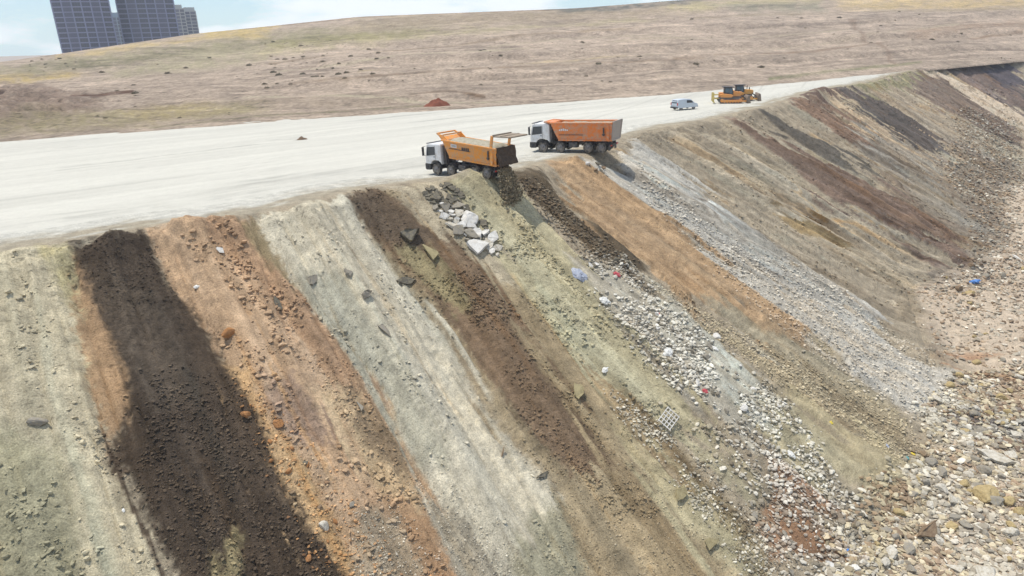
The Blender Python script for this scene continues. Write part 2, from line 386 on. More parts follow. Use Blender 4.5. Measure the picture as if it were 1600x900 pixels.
for k, (poly, c, soft, sst) in enumerate(SOIL):
    S = sdf(to_uv(poly), CU, CV)
    d = sample(S, wU, wV)
    so = soft * 0.8 + 0.08
    lobes = np.maximum(lobes, np.where(d < 0, lr_.uniform(.12, .45) * (1 - np.exp(np.minimum(d, 0) / .9)), 0))
    w = 1 / (1 + np.exp(np.clip((d + 0.22 * vn(U / 0.15, V / 0.2, 50 + k) + 0.12 * vn(U / .45, V / .6, 51 + k)) / (so * 0.30), -30, 30)))
    M = w > 0.012
    if not M.any(): continue
    Um, Vm, wm = U[M], V[M], w[M][:, None]
    st = fbm(Um / 0.9, Vm / 11, 60 + k, 4, .65) * sst * 1.5 + fbm(Um / 3, Vm / 4, 90 + k, 3) * 0.08
    hue = fbm(Um / 1.8, Vm / 12, 120 + k, 3)[:, None] * sst * 0.5
    cc = soil(c)[None, :] * (1 + st)[:, None] * (1 + hue * np.array([0.5, 0.0, -0.7]))
    C[M] = C[M] * (1 - wm) + cc * wm
# thin tongues of slightly different soil that ran down the slope
tr_ = np.random.default_rng(11)
for q_ in range(900):
    uc = tr_.uniform(0, UMAX); far_ = np.interp(uc, ud, np.hypot(TD[:, 0], TD[:, 1])) / 40
    wd_ = tr_.uniform(.10, .55) * np.clip(far_, .6, 2.6); v0_ = tr_.uniform(-1, VL * .8); ln_ = tr_.uniform(4, 26)
    i0, i1 = np.searchsorted(fu, uc - wd_ * 3.5 - 1.2), np.searchsorted(fu, uc + wd_ * 3.5 + 1.2); j0, j1 = np.searchsorted(fv, v0_ - 2), np.searchsorted(fv, v0_ + ln_ + 2)
    if i1 - i0 < 2 or j1 - j0 < 2: continue
    Us, Vs = wU[i0:i1, j0:j1], V[i0:i1, j0:j1]
    drift = .35 * wd_ * np.sin(Vs * tr_.uniform(.1, .4) + tr_.uniform(0, 6)); tt_ = np.clip((Vs - v0_) / ln_, 0, 1)
    w_ = np.exp(-((Us - uc - drift) / (wd_ * (.6 + .8 * tt_))) ** 4) * np.clip((Vs - v0_) / .8, 0, 1) * np.clip((v0_ + ln_ - Vs) / (ln_ * .4), 0, 1)
    kind_ = tr_.random(); am_ = tr_.uniform(.12, .55) * (1.5 if far_ > 1.7 else 1)
    if kind_ < .35: tc_ = np.array([.80, .78, .76])
    elif kind_ < .65: tc_ = np.array([1.16, 1.17, 1.18])
    elif kind_ < .82: tc_ = np.array([1.06, .98, .88])
    else: tc_ = np.array([.94, .98, 1.0])
    C[i0:i1, j0:j1] *= 1 + (tc_ - 1) * (w_ * am_ * 2.1)[..., None]
C *= (1 + 0.24 * fbm(wU / (.30 * farU), V / 14, 196, 4, .65))[..., None]
# mottling: dark crumbs and pale crusts
mo = fbm(U / 0.5, V / 0.6, 200, 5, .7)
C *= np.clip(1 + 0.20 * mo, .5, 1.5)[..., None]
cr = np.clip((fbm(U / 0.16, V / 0.14, 210, 3, .7) - 0.30) * 5, 0, 1) * np.clip(fbm(U / 4, V / 5, 214, 3) * 2 + 0.6, 0, 1)
C *= (1 - 0.48 * cr * (V > 0))[..., None]
# rim: pale dust of the plateau laps over and mixes with tan soil
fl = np.clip((V - VL * 1.03) / 2.5 + fbm(U / 3, V / 3, 220, 4) * 1.2, 0, 1)[..., None]
S1 = np.array(lin(FLOOR_COL)); Cf = S1 * (1 + 0.12 * fbm(P[..., 0] / 5, P[..., 1] / 5, 222, 5))[..., None]
keep = np.zeros(U.shape)
for poly, c, soft, sst in [q for q in SOIL if q[3] == .0]:
    d = sample(sdf(to_uv(poly), CU, CV), wU, wV); keep = np.maximum(keep, 1 / (1 + np.exp(np.clip(d / 0.4, -30, 30))))
far_fl = np.clip((U - np.interp(1400, [0, 1], [0, 1]) * 0) * 0 + 1, 0, 1)
C = np.where(V[..., None] > VL * 0.9, C * (1 - fl * (1 - keep[..., None])) + Cf * fl * (1 - keep[..., None]), C)
C = np.clip(C * K_SLOPE * np.array([1.03, .985, 0.895]), 0, .75)
TOPC = lin((238, 234, 220)) * K_TOP
rimw = np.clip(0.5 - (V + 1.0 + 2.0 * fbm(U / 1.6, V / 1.2, 230, 5, .65)) / 1.1, 0, 1)[..., None]
RIMC = lin((198, 186, 162)) * K_TOP
topc = TOPC * (1 + 0.04 * fbm(U / 2, V / 2, 240, 5))[..., None]
mid_w = np.clip(0.5 - (V + 3.4 + 3.4 * fbm(U / 3.0, V / 1.2, 233, 5, .6)) / 2.2, 0, 1)[..., None]
topc = topc * mid_w + (RIMC * (1 + 0.12 * fbm(U / .8, V / .5, 244, 4))[..., None]) * (1 - mid_w)
C = C * (1 - rimw) + topc * rimw

# clods stand up in the dark, orange and rubble soils
def zone_w(poly, sharp=0.4):
    return 1 / (1 + np.exp(np.clip(sample(sdf(to_uv(poly), CU, CV), wU, wV) / sharp, -30, 30)))
clod = zone_w([(205, 600), (380, 620), (430, 740), (540, 900), (600, 1000), (300, 1000), (240, 800), (170, 715)], .5) + 0.8 * zone_w([(110, 385), (235, 380), (260, 430), (150, 440)], .4)
clod = clod + 0.8 * zone_w([(400, 640), (480, 700), (540, 860), (700, 1000), (540, 1000)], .5) + 0.7 * zone_w([(545, 303), (620, 305), (740, 430), (960, 740), (830, 680), (625, 410)], .5)
z = z + lobes * np.clip(V / 1.0, 0, 1) * np.clip((VL * 1.02 - V) / 3, 0, 1)
z = z + clod * (0.12 * np.abs(fbm(U / 0.28, V / 0.28, 250, 3, .6)) + 0.03)
P[..., 2] += z
PZ = P

mat_soil = ground_mat('soil', 1.0, 1.0, 0.42, 12.0, 0.08)
nV = len(fv)
def strip(name, j0, j1, **kw):
    js = np.arange(j0, j1 + 1); Vv = P[:, js].reshape(-1, 3); Cc = C[:, js].reshape(-1, 3); n = len(js)
    i, j = np.meshgrid(np.arange(NU - 1), np.arange(n - 1), indexing='ij'); a = (i * n + j).ravel()
    F = np.stack([a, a + 1, a + n + 1, a + n], 1)
    o = np_mesh(name, Vv, F, mat_soil, Cc)
    tag(o, kind='structure'); return o
jr = int(np.searchsorted(fv, -0.01)); jt = int(np.searchsorted(fv, VL * 1.02))
strip('slope_crest', 0, jr)
strip('earth_slope', jr, jt)
strip('pit_floor', jt, nV - 1)

fpx, fpy = project(P.reshape(-1, 3)); fpx = np.nan_to_num(fpx, nan=1e9).reshape(U.shape); fpy = np.nan_to_num(fpy, nan=1e9).reshape(U.shape)
def idx_at(px, py):
    d = (fpx - px) ** 2 + (fpy - py) ** 2
    return np.unravel_index(np.argmin(d), d.shape)
def idx_uv(u, v):
    i = np.clip(np.searchsorted(fu, u), 1, NU - 1); j = np.clip(np.searchsorted(fv, v), 1, nV - 1)
    return i, j
def normal_at(i, j):
    i0, i1 = max(i - 6, 0), min(i + 6, NU - 1); j0, j1 = max(j - 6, 0), min(j + 6, nV - 1)
    n = np.cross(P[i, j1] - P[i, j0], P[i1, j] - P[i0, j]); n /= np.linalg.norm(n)
    return n if n[2] > 0 else -n

# ---- plateau sheet
FAR_EDGE = [(-900, 330), (-420, 262), (0, 222), (400, 190), (800, 162), (1107, 141), (1400, 111), (1480, 101), (1600, 92.5), (1760, 86)]
fe = np.array([hit(*q, 0.0) for q in FAR_EDGE])
# rim-side border of the sheet = first row of the crest strip; run across to the far edge
edge = P[:, 0].copy()
te = np.linspace(0, 1, NU)
fec = np.r_[0, np.cumsum(np.linalg.norm(np.diff(fe[:, :2], axis=0), axis=1))]
# match by the direction seen from the camera so rows run away from it
ang_e = np.arctan2(edge[:, 0], edge[:, 1]); fd = np.stack([np.interp(np.linspace(0, fec[-1], 3000), fec, fe[:, i]) for i in range(3)], 1)
ang_f = np.arctan2(fd[:, 0], fd[:, 1])
farp = np.stack([np.interp(ang_e, ang_f, fd[:, i]) for i in range(3)], 1)
gap = farp - edge
glen = np.linalg.norm(gap[:, :2], axis=1); side = np.hypot(farp[:, 0], farp[:, 1]) > np.hypot(edge[:, 0], edge[:, 1]) + 0.5
farp = np.where(side[:, None], farp, edge + np.array([-0.5, 0.6, 0]))
NR = 160
tt = (np.linspace(0, 1, NR) ** 1.4)
PP = edge[:, None, :] + (farp - edge)[:, None, :] * tt[None, :, None]
X, Y = PP[..., 0], PP[..., 1]
zn = 0.10 * fbm(X / 9, Y / 9, 300, 4) + 0.03 * fbm(X / 1.2, Y / 1.2, 302, 3)
zn = zn * np.clip(tt * 8, 0, 1)[None, :]
PP[..., 2] = edge[:, 2][:, None] * (1 - tt)[None, :] ** 6 + zn
# wheel tracks and dusty patches run along the plateau
a0 = math.radians(38); XA = X * math.cos(a0) + Y * math.sin(a0); YA = -X * math.sin(a0) + Y * math.cos(a0)
tr = fbm(XA / 34, YA / 1.3, 310, 4, .6); pt = fbm(XA / 16, YA / 5, 312, 5)
CP = np.empty(X.shape + (3,)); CP[:] = TOPC
CP *= (1 + 0.14 * tr + 0.08 * pt + 0.03 * fbm(X / .6, Y / .6, 315, 3))[..., None]
dk = np.clip((fbm(XA / 12, YA / 0.9, 320, 4, .6) - 0.28) * 5, 0, 1) * np.clip(fbm(X / 14, Y / 14, 322, 3) * 2, 0, 1)
for q_ in range(70):       # wheel ruts: pairs of curving lines
    r_ = np.random.default_rng(600 + q_); off_ = r_.uniform(20, 75); cur_ = r_.uniform(-.004, .004); x0_ = r_.uniform(-40, 90)
    for g_ in (0, 1.9):
        yy_ = YA - (off_ - 20 + g_ + cur_ * (XA - x0_) ** 2 + .5 * np.sin(XA / 11 + q_)); CP *= (1 - r_.uniform(.06, .20) * np.exp(-(yy_ / .22) ** 2) * np.clip(fbm(XA / 12, YA * 0 + q_, 340, 2) * 2 + .5, 0, 1))[..., None]
CP *= (1 - 0.34 * dk)[..., None]
for (px, py, ru, rv, s) in [(450, 280, 7, .5, .25), (420, 278, 3, .5, .25), (620, 182, 9, .7, .3), (470, 218, .7, .3, .6), (200, 330, 6, .4, .2), (330, 300, 8, .5, .12), (560, 268, 6, .7, .2), (640, 262, 5, .5, .25), (100, 300, 10, .5, .1)]:
    h = hit(px, py, 0); xa = h[0] * math.cos(a0) + h[1] * math.sin(a0); ya = -h[0] * math.sin(a0) + h[1] * math.cos(a0)
    w = np.exp(-((XA - xa) / ru) ** 2 - ((YA - ya + 0.4 * fbm(XA / 2, YA / 2, 333, 3)) / rv) ** 2)
    CP *= (1 - s * w)[..., None]
bl = np.clip(1 - tt * glen[:, None] / 5.5 + 0.9 * fbm(X / 2.2, Y / 2.2, 325, 5, .6), 0, 1)[..., None] ** 1.3
C0 = C[:, 0][:, None, :]
CP = CP * (1 - bl) + C0 * bl * (1 + 0.05 * fbm(X / .7, Y / .7, 327, 4))[..., None]
i, j = np.meshgrid(np.arange(NU - 1), np.arange(NR - 1), indexing='ij'); a = (i * NR + j).ravel()
mat_top = ground_mat('white_dust', 1.0, 0.35, 0.06, 5.0, 0.04)
tag(np_mesh('plateau', PP.reshape(-1, 3), np.stack([a, a + NR, a + NR + 1, a + 1], 1), mat_top, CP.reshape(-1, 3)), kind='structure')

# ---- hillside beyond the plateau
HX = [-900, -300, 0, 100, 200, 310, 400, 560, 740, 900, 1050, 1200, 1400, 1600, 1900]
YE = [330, 252, 222, 214, 206, 197, 190, 179, 167, 156, 145, 131, 111, 92, 80]
YS = [150, 118, 97, 83, 68, 52, 43, 26, 19, 13, 1, -8, -12, -14, -20]
DS = [300, 320, 340, 345, 350, 360, 360, 350, 340, 360, 380, 420, 440, 460, 480]
nx, ny = 900, 420
hx = np.linspace(-900, 1900, nx)
ye, ys, ds = np.interp(hx, HX, YE), np.interp(hx, HX, YS), np.interp(hx, HX, DS)
k = np.hanning(25); k /= k.sum()
ys = np.convolve(np.pad(ys, 12, mode='edge'), k, 'valid')
uu = np.linspace(0, 1, ny) ** 0.9
E0 = hit(hx, ye + 2.5, 0.0); d0 = np.hypot(E0[:, 0], E0[:, 1])
HP = np.empty((nx, ny, 3)); PXX = np.empty((nx, ny)); PYY = np.empty((nx, ny))
for q in range(ny):
    y = ye + 2.5 + (ys - ye - 2.5) * uu[q]
    r = ray(hx, y); d = d0 * (ds / d0) ** uu[q]
    s = d / np.hypot(r[:, 0], r[:, 1])
    HP[:, q] = r * s[:, None] + np.array([0, 0, CAM_H]); PXX[:, q] = hx; PYY[:, q] = y
HP[:, 0, 2] -= 0.3
hD = np.hypot(HP[..., 0], HP[..., 1])
X, Y = HP[..., 0], HP[..., 1]
wt = np.sin(np.pi * np.clip(uu, 0, 1))[None, :]
HP[..., 2] += wt * (1.0 * fbm(X / 45, Y / 45, 400, 4) + 0.45 * fbm(X / 9, Y / 9, 403, 4))
# broken ground at the far left, low benches along the hill
lf = np.exp(-((PXX + 60) / 200) ** 2) * np.exp(-((PYY - 165) / 28) ** 2)
HP[..., 2] += lf * (5.0 * np.abs(fbm(X / 9, Y / 9, 410, 4)) + 0.3)
bx = PYY + 0.052 * PXX + 5 * fbm(PXX / 160, PYY / 60, 415, 3)
HP[..., 2] += 0.8 * wt * np.tanh(3 * np.sin(bx / 4.6)) * np.clip((PXX - 350) / 300, 0, 1)
HC = np.empty(HP.shape); HC[:] = lin((208, 188, 170))
HC *= (1 + 0.12 * fbm(X / 30, Y / 30, 420, 5) + 0.26 * fbm(PXX / 70, bx / 3.0, 422, 4) + 0.2 * fbm(X / .9, Y / 1.6, 426, 3, .7) + 0.26 * fbm(X / 2.0, Y / 3.0, 424, 4, .7))[..., None]
def hz(poly, c, soft=6, amt=1.0):
    global HC
    wx = PXX + 34 * fbm(PXX / 40, PYY / 9, 430, 5, .7); wy = PYY + 6 * fbm(PXX / 30, PYY / 7, 432, 5, .7)
    d = sdf(poly, wx, wy * 3) if False else sdf([(p[0], p[1] * 3) for p in poly], wx, wy * 3)
    w = amt / (1 + np.exp(np.clip(d / soft, -30, 30))) * np.clip(.8 + .9 * fbm(PXX / 10, PYY / 4, 436, 4, .7), 0, 1)
    HC = HC * (1 - w[..., None]) + lin(c) * (1 + 0.15 * fbm(X / 6, Y / 6, 434, 4))[..., None] * w[..., None]
hz([(-900, 240), (-100, 132), (60, 130), (130, 150), (160, 175), (60, 200), (-100, 215), (-900, 300)], (172, 150, 134))
hz([(-900, 200), (0, 118), (120, 112), (110, 120), (40, 128), (-100, 134)], (214, 188, 130), 5)
hz([(0, 200), (60, 180), (220, 175), (400, 158), (420, 172), (250, 192), (0, 216)], (186, 172, 138), 6)
hz([(190, 180), (230, 170), (330, 160), (350, 170), (240, 192)], (204, 184, 136), 6, .6)
hz([(0, 104), (100, 92), (310, 66), (420, 52), (560, 40), (700, 36), (560, 60), (400, 76), (200, 98), (60, 116), (0, 120)], (176, 166, 134), 6)
hz([(60, 102), (200, 92), (400, 68), (520, 56), (400, 74), (250, 92), (100, 110)], (148, 140, 112), 5)
hz([(100, 86), (310, 56), (400, 47), (400, 56), (320, 62), (100, 92)], (222, 198, 146), 4)
hz([(300, 52), (420, 40), (420, 58), (360, 60)], (226, 200, 140), 4)
hz([(170, 110), (330, 78), (420, 74), (420, 92), (330, 108), (170, 122)], (196, 184, 154), 6)
hz([(400, 76), (560, 58), (760, 44), (1000, 26), (1000, 34), (760, 54), (560, 70), (400, 90)], (206, 192, 156), 4, .9)
hz([(420, 66), (600, 48), (760, 40), (620, 60), (420, 76)], (176, 168, 118), 4, .7)
hz([(560, 26), (740, 20), (1050, 12), (1050, 22), (700, 40), (520, 52)], (190, 172, 148), 5)
hz([(830, 12), (1100, -6), (1100, 4), (1020, 12), (900, 20)], (130, 128, 118), 4)
hz([(1040, 10), (1140, 0), (1330, -14), (1330, 2), (1180, 10), (1060, 18)], (206, 192, 150), 4)
hz([(1120, 8), (1290, 4), (1290, 16), (1150, 18)], (176, 168, 146), 4)
hz([(1320, -14), (1900, -24), (1900, 6), (1600, 12), (1420, 14), (1320, 12)], (226, 200, 152), 5)
hz([(1400, 48), (1600, 26), (1600, 40), (1440, 58)], (186, 158, 134), 6, .8)
hz([(400, 152), (560, 148), (700, 156), (640, 164), (400, 172)], (184, 166, 146), 6, .7)
for (pl, wd, c, am) in [([(380, 152), (520, 150), (650, 157), (800, 158)], 1.6, (216, 202, 176), .8), ([(560, 120), (700, 102), (830, 96), (980, 82)], 1.5, (208, 188, 156), .7),
                    ([(760, 82), (900, 70), (1000, 64), (1250, 56), (1500, 34)], 1.4, (212, 196, 170), .6), ([(860, 96), (1000, 82), (1250, 68), (1600, 30)], 1.3, (212, 194, 170), .5),
                    ([(600, 86), (760, 70), (900, 56), (1050, 50)], 1.2, (206, 190, 166), .5), ([(1330, 30), (1350, 60), (1390, 84), (1396, 104)], 3, (166, 142, 122), .7),
                    ([(420, 100), (600, 78), (760, 62), (1000, 44)], 1.2, (170, 150, 126), .6), ([(450, 136), (600, 124), (760, 112), (1000, 100), (1100, 96)], 1.4, (172, 150, 128), .6), ([(1050, 96), (1250, 84), (1420, 66), (1600, 48)], 1.6, (168, 144, 122), .6), ([(1000, 30), (1200, 20), (1600, 16)], 1.4, (176, 160, 132), .5), ([(430, 112), (620, 92), (800, 80)], 1.2, (218, 204, 176), .6), ([(110, 155), (150, 154), (210, 148)], 2, (128, 100, 84), .8), ([(0, 160), (60, 158), (100, 142)], 2, (136, 112, 98), .6),
                    ([(230, 200), (290, 194), (400, 182), (700, 162)], 1.6, (168, 160, 128), .6), ([(1200, 124), (1330, 110), (1400, 104), (1440, 98)], 2.0, (158, 158, 118), .6), ([(640, 150), (700, 144), (760, 150)], 1.5, (150, 126, 104), .6)]:
    xs, ysl = np.array(pl, float).T
    yc = np.interp(PXX, xs, ysl, left=1e4, right=1e4) + 1.0 * fbm(PXX / 25, PYY / 25, 440, 3)
    if wd == 3:
        w = np.exp(-((PXX - np.interp(PYY, ysl, xs, left=1e4, right=1e4) + 4 * fbm(PXX / 12, PYY / 12, 441, 3)) / 4) ** 2) * am
    else:
        w = np.clip(np.exp(-((PYY - yc) / wd) ** 2) * am * 1.35 * (.75 + .8 * fbm(PXX / 18, PYY / 8, 446, 3)), 0, 1)
    HC = HC * (1 - w[..., None]) + lin(c) * w[..., None]
gl = lf * np.clip(fbm(X / 5, Y / 5, 452, 4) * 3, 0, 1); HC *= (1 - .45 * gl)[..., None]
sc = np.clip((fbm(X / 1.4, Y / 2.2, 450, 3, .7) - 0.30) * 4, 0, 1)
HC *= (1 - 0.36 * sc)[..., None]
HC *= (1 - .26 * np.clip((fbm(PXX / 110, bx / 1.7, 460, 4, .6) - .12) * 4, 0, 1) * np.clip(fbm(PXX / 50, PYY / 20, 462, 3) * 2 + .8, 0, 1))[..., None]  # thin dark lines: bench relief shading put into the colour
HC *= (1 + .20 * np.clip((fbm(PXX / 140, bx / 2.0, 464, 4, .6) - .2) * 4, 0, 1))[..., None]
# carry the land on beyond the skyline, falling away
ext = []
extc = []
for fac, dz in ((1.04, -1.5), (1.15, -6), (1.5, -16), (3, -40), (12, -60)):
    q = HP[:, -1] * np.array([fac, fac, 1]) + np.array([0, 0, dz]); q[:, 2] = np.minimum(q[:, 2], HP[:, -1, 2] + dz); ext.append(q); extc.append(HC[:, -1])
HPe = np.concatenate([HP, np.stack(ext, 1)], 1); HCe = np.concatenate([HC, np.stack(extc, 1)], 1) * K_HILL * np.array([1, .985, .93])
ny2 = HPe.shape[1]
i, j = np.meshgrid(np.arange(nx - 1), np.arange(ny2 - 1), indexing='ij'); a = (i * ny2 + j).ravel()
mat_hill = ground_mat('dry_hillside', 0.16, 1.0, 0.36, 9.0, 0.9)
tag(np_mesh('hillside', HPe.reshape(-1, 3), np.stack([a, a + ny2, a + ny2 + 1, a + 1], 1), mat_hill, HCe.reshape(-1, 3)), kind='structure')
def hill_pt(px, py):
    d = ((PXX - px)) ** 2 + ((PYY - py)) ** 2
    q = np.unravel_index(np.argmin(d), d.shape); return HP[q]

# ---- the wide ground that everything else sits above
gz = -26.0
gm = np_mesh('ground', np.array([[-6000, -3000, gz], [6000, -3000, gz], [6000, 9000, gz - 30], [-6000, 9000, gz - 30]], float), np.array([[0, 1, 2, 3]]), mat_hill, np.tile(lin((200, 180, 158)) * K_HILL, (4, 1)))
tag(gm, kind='structure')

# ------------------------------------------------------------------ rocks
def ico():
    bm = bmesh.new(); bmesh.ops.create_icosphere(bm, subdivisions=1, radius=1)
    v = np.array([q.co[:] for q in bm.verts]); f = np.array([[q.index for q in t.verts] for t in bm.faces]); bm.free()
    return v, f
def ico2(sub=2):
    bm = bmesh.new(); bmesh.ops.create_icosphere(bm, subdivisions=sub, radius=1)
    v = np.array([q.co[:] for q in bm.verts]); f = np.array([[q.index for q in t.verts] for t in bm.faces]); bm.free()
    return v, f
IV, IF = ico()
def rock_shape(seed, v, flat=0.65, cuts=7):
    r = np.random.default_rng(seed); v = v.copy() * (1 + 0.0 * r.random((len(v), 1)))
    for _ in range(cuts):                               # planar fracture faces
        n = r.normal(size=3); n /= np.linalg.norm(n); d = r.uniform(.55, .85)
        e = v @ n; v = v - np.outer(np.clip(e - d, 0, None), n) * 0.92
    v = v * r.uniform([.8, .65, flat * .8], [1.1, .95, flat * 1.15]); v += r.normal(size=v.shape) * 0.02
    return v
# 12-vertex stones for the small stuff
bm = bmesh.new(); bmesh.ops.create_icosphere(bm, subdivisions=1, radius=1); bm.free()
def icosa():
    g = (1 + 5 ** .5) / 2
    v = np.array([(-1, g, 0), (1, g, 0), (-1, -g, 0), (1, -g, 0), (0, -1, g), (0, 1, g), (0, -1, -g), (0, 1, -g), (g, 0, -1), (g, 0, 1), (-g, 0, -1), (-g, 0, 1)], float)
    v /= np.linalg.norm(v[0])
    f = np.array([(0, 11, 5), (0, 5, 1), (0, 1, 7), (0, 7, 10), (0, 10, 11), (1, 5, 9), (5, 11, 4), (11, 10, 2), (10, 7, 6), (7, 1, 8), (3, 9, 4), (3, 4, 2), (3, 2, 6), (3, 6, 8), (3, 8, 9), (4, 9, 5), (2, 4, 11), (6, 2, 10), (8, 6, 7), (9, 8, 1)])
    return v, f
SV, SF = icosa()
SVB = np.sign(SV) * np.abs(SV) ** .55
SHAPES = [rock_shape(s, SV if s % 2 else SVB * np.array([1, .75, .42]), .7, 3) * (1 + .12 * np.random.default_rng(s + 99).normal(size=(12, 1))) for s in range(24)]

def rand_rot(n):
    q = rng.normal(size=(n, 4)); q /= np.linalg.norm(q, axis=1)[:, None]
    w, x, y, z = q.T
    return np.stack([1 - 2 * (y * y + z * z), 2 * (x * y - z * w), 2 * (x * z + y * w), 2 * (x * y + z * w), 1 - 2 * (x * x + z * z), 2 * (y * z - x * w), 2 * (x * z - y * w), 2 * (y * z + x * w), 1 - 2 * (x * x + y * y)], 1).reshape(-1, 3, 3)

mat_stone = ground_mat('stone', 1.0, 0.5, 0.2, 7.0, 0.03)
STRAY = ('few ', 'scatt', 'stone')
def scatter(name, poly, n, smin, smax, pal, local=0.3, power=2.6, sink=0.25, label=None, edge=0.5, clump=0.0):
    """one 'stuff' mesh of many small stones lying on the slope inside a polygon"""
    if label and label.startswith(STRAY): clump, local, power, n = max(clump, .6), .9, power + 1.2, int(n * .75)
    pu = np.array(to_uv(poly)); lo, hi = pu.min(0), pu.max(0)
    # sample with density falling at the borders
    us, vs = [], []
    while len(us) < n:
        u = rng.uniform(lo[0] - .5, hi[0] + .5, n * 3); v = rng.uniform(lo[1] - .5, hi[1] + .5, n * 3)
        d = sdf(pu, u, v) + rng.normal(size=n * 3) * edge * 0.6
        ok = d < 0
        if clump: ok &= (fbm(u / 1.2, v / 2.6, 500, 4) * 1.6 + rng.random(n * 3) * 0.8) > clump
        us += list(u[ok]); vs += list(v[ok])
        if not ok.any(): break
    us, vs = np.array(us[:n]), np.array(vs[:n]); n = len(us)
    i, j = idx_uv(us, vs)
    pos = P[i, j] + (np.stack([us - fu[i]], 1) * 0)
    s = smin + (smax - smin) * rng.random(n) ** power
    R = rand_rot(n); which = rng.integers(0, len(SHAPES), n)
    B = np.array(SHAPES)[which]                        # n,12,3
    sq = rng.uniform(.45, 1.0, (n, 1)); B = B * s[:, None, None] * 0.5
    Vv = np.einsum('nij,nkj->nki', R, B)
    Vv[..., 2] *= 0.6
    Vv = Vv + (pos + np.c_[np.zeros((n, 2)), s * (0.42 - sink)])[:, None, :]
    pal = np.array([lin(c) for c in pal]); pn = (fbm(us / 2.5, vs / 3.0, 510, 3) * .9 + .5) * len(pal) + rng.normal(size=n) * len(pal) * .22
    pc = pal[np.clip(pn, 0, len(pal) - 1).astype(int)] * K_SLOPE * rng.uniform(.55, 1.12, (n, 1)) * np.array([1.02, 1, .93])
    cc = np.clip((C[i, j] * rng.uniform(.85, 1.25, (n, 1)) * local + pc * (1 - local)) * (1.22 if local < .75 else .98), 0, .8)
    F = (SF[None] + (np.arange(n) * 12)[:, None, None]).reshape(-1, 3)
    o = np_mesh(name, Vv.reshape(-1, 3), F, mat_stone, np.repeat(cc, 12, 0), smooth=False)
    tag(o, label, 'rubble', kind='stuff'); return o

GREYS = [(196, 192, 180), (174, 169, 158), (152, 147, 136), (210, 206, 196), (130, 125, 115)]
KHAKI = [(186, 176, 150), (160, 148, 124), (200, 190, 166), (140, 130, 110)]
DARKS = [(92, 80, 66), (74, 64, 54), (112, 98, 82), (60, 54, 48)]
BROWN = [(150, 128, 104), (128, 106, 86), (170, 150, 128), (108, 92, 78)]
TOE_A = [(1640, 565), (1490, 585), (1430, 640), (1450, 700), (1340, 760), (1290, 830), (1260, 980), (1660, 980)]
TOE_B = [(1500, 170), (1590, 190), (1600, 300), (1590, 420), (1640, 480), (1640, 560), (1480, 560), (1500, 430), (1515, 330), (1480, 240)]
scatter('rubble', TOE_A, 17000, .08, .75, GREYS + KHAKI[:3] + BROWN[:2], .25, 3.0, .3, 'pale stones and rubble heaped along the foot of the slope')
scatter('rubble', TOE_B, 16000, .10, .75, GREYS[1:] + BROWN[::-1] + GREYS[2:3], .25, 2.8, .3, 'grey and brown stones along the far foot of the slope', edge=2.5)
scatter('gravel', [(1000, 270), (1130, 370), (1290, 440), (1430, 540), (1500, 600), (1440, 660), (1330, 600), (1230, 530), (1130, 440), (1010, 310)], 11000, .06, .42, [(206, 200, 190), (186, 180, 170), (160, 154, 144), (176, 168, 156)], .5, 3.2, .3, 'light grey crushed stone running down the slope below the red-orange truck', edge=1.2)
scatter('rubble', [(900, 400), (975, 400), (1060, 490), (1230, 630), (1310, 760), (1370, 860), (1360, 960), (1240, 960), (1180, 780), (1090, 670), (1010, 560), (940, 470)], 12000, .05, .5, [(212, 210, 204), (184, 180, 172), (134, 128, 118), (208, 205, 198), (108, 101, 92), (188, 184, 176), (158, 151, 138)], .25, 3.2, .3, 'grey and white demolition rubble mixed with rubbish in a long streak', clump=.3, edge=.8)
scatter('gravel', [(1000, 430), (1090, 480), (1240, 560), (1400, 650), (1460, 720), (1400, 720), (1250, 620), (1130, 540)], 6500, .06, .32, KHAKI, .5, 2.8, .3, 'khaki gravel beside the brown earth streak')
scatter('clods', [(205, 600), (370, 600), (430, 740), (540, 900), (600, 1000), (300, 1000), (245, 800), (168, 718)], 6500, .03, .26, DARKS + [(96, 84, 70), (120, 108, 92)], .7, 3.0, .25, 'dark damp clods of earth on the blackish streak', edge=1.6, clump=.1)
scatter('clods', [(108, 390), (190, 374), (235, 384), (300, 470), (170, 480)], 1100, .03, .20, DARKS, .8, 2.6, .25, 'dark clods at the top of the blackish streak')
scatter('clods', [(365, 600), (430, 640), (560, 800), (720, 1000), (540, 1000), (420, 720)], 1700, .03, .28, [(176, 130, 86), (196, 150, 104), (150, 112, 80), (190, 170, 140)], .4, 3.2, .25, 'orange brown clods beside the blackish streak')
scatter('gravel', [(560, 810), (620, 800), (680, 900), (700, 1000), (560, 1000)], 1800, .04, .16, GREYS, .4, 2, .25, 'small grey gravel near the bottom of the orange streak')
scatter('clods', [(480, 560), (540, 560), (640, 720), (660, 790), (610, 770), (530, 660)], 600, .04, .26, [(150, 122, 90), (130, 104, 78)], .7, 2.4, .25, 'brown lumps in the tan streak')
scatter('gravel', [(640, 740), (720, 780), (830, 900), (880, 1000), (780, 1000), (700, 880)], 1800, .03, .16, GREYS[1:], .5, 2.4, .25, 'fine grey gravel on the grey streak')
scatter('gravel', [(820, 700), (960, 700), (1180, 860), (1240, 1000), (850, 1000), (860, 800)], 4000, .04, .18, GREYS[1:] + BROWN[:2], .8, 2.4, .25, 'fine gravel on the khaki lower slope')
scatter('clods', [(545, 303), (620, 305), (700, 370), (960, 700), (1000, 800), (860, 740), (700, 500), (620, 410)], 2800, .04, .26, [(118, 96, 74), (96, 80, 62), (150, 130, 100)], .8, 3.2, .25, 'brown clods on the dark brown streak', clump=.4)
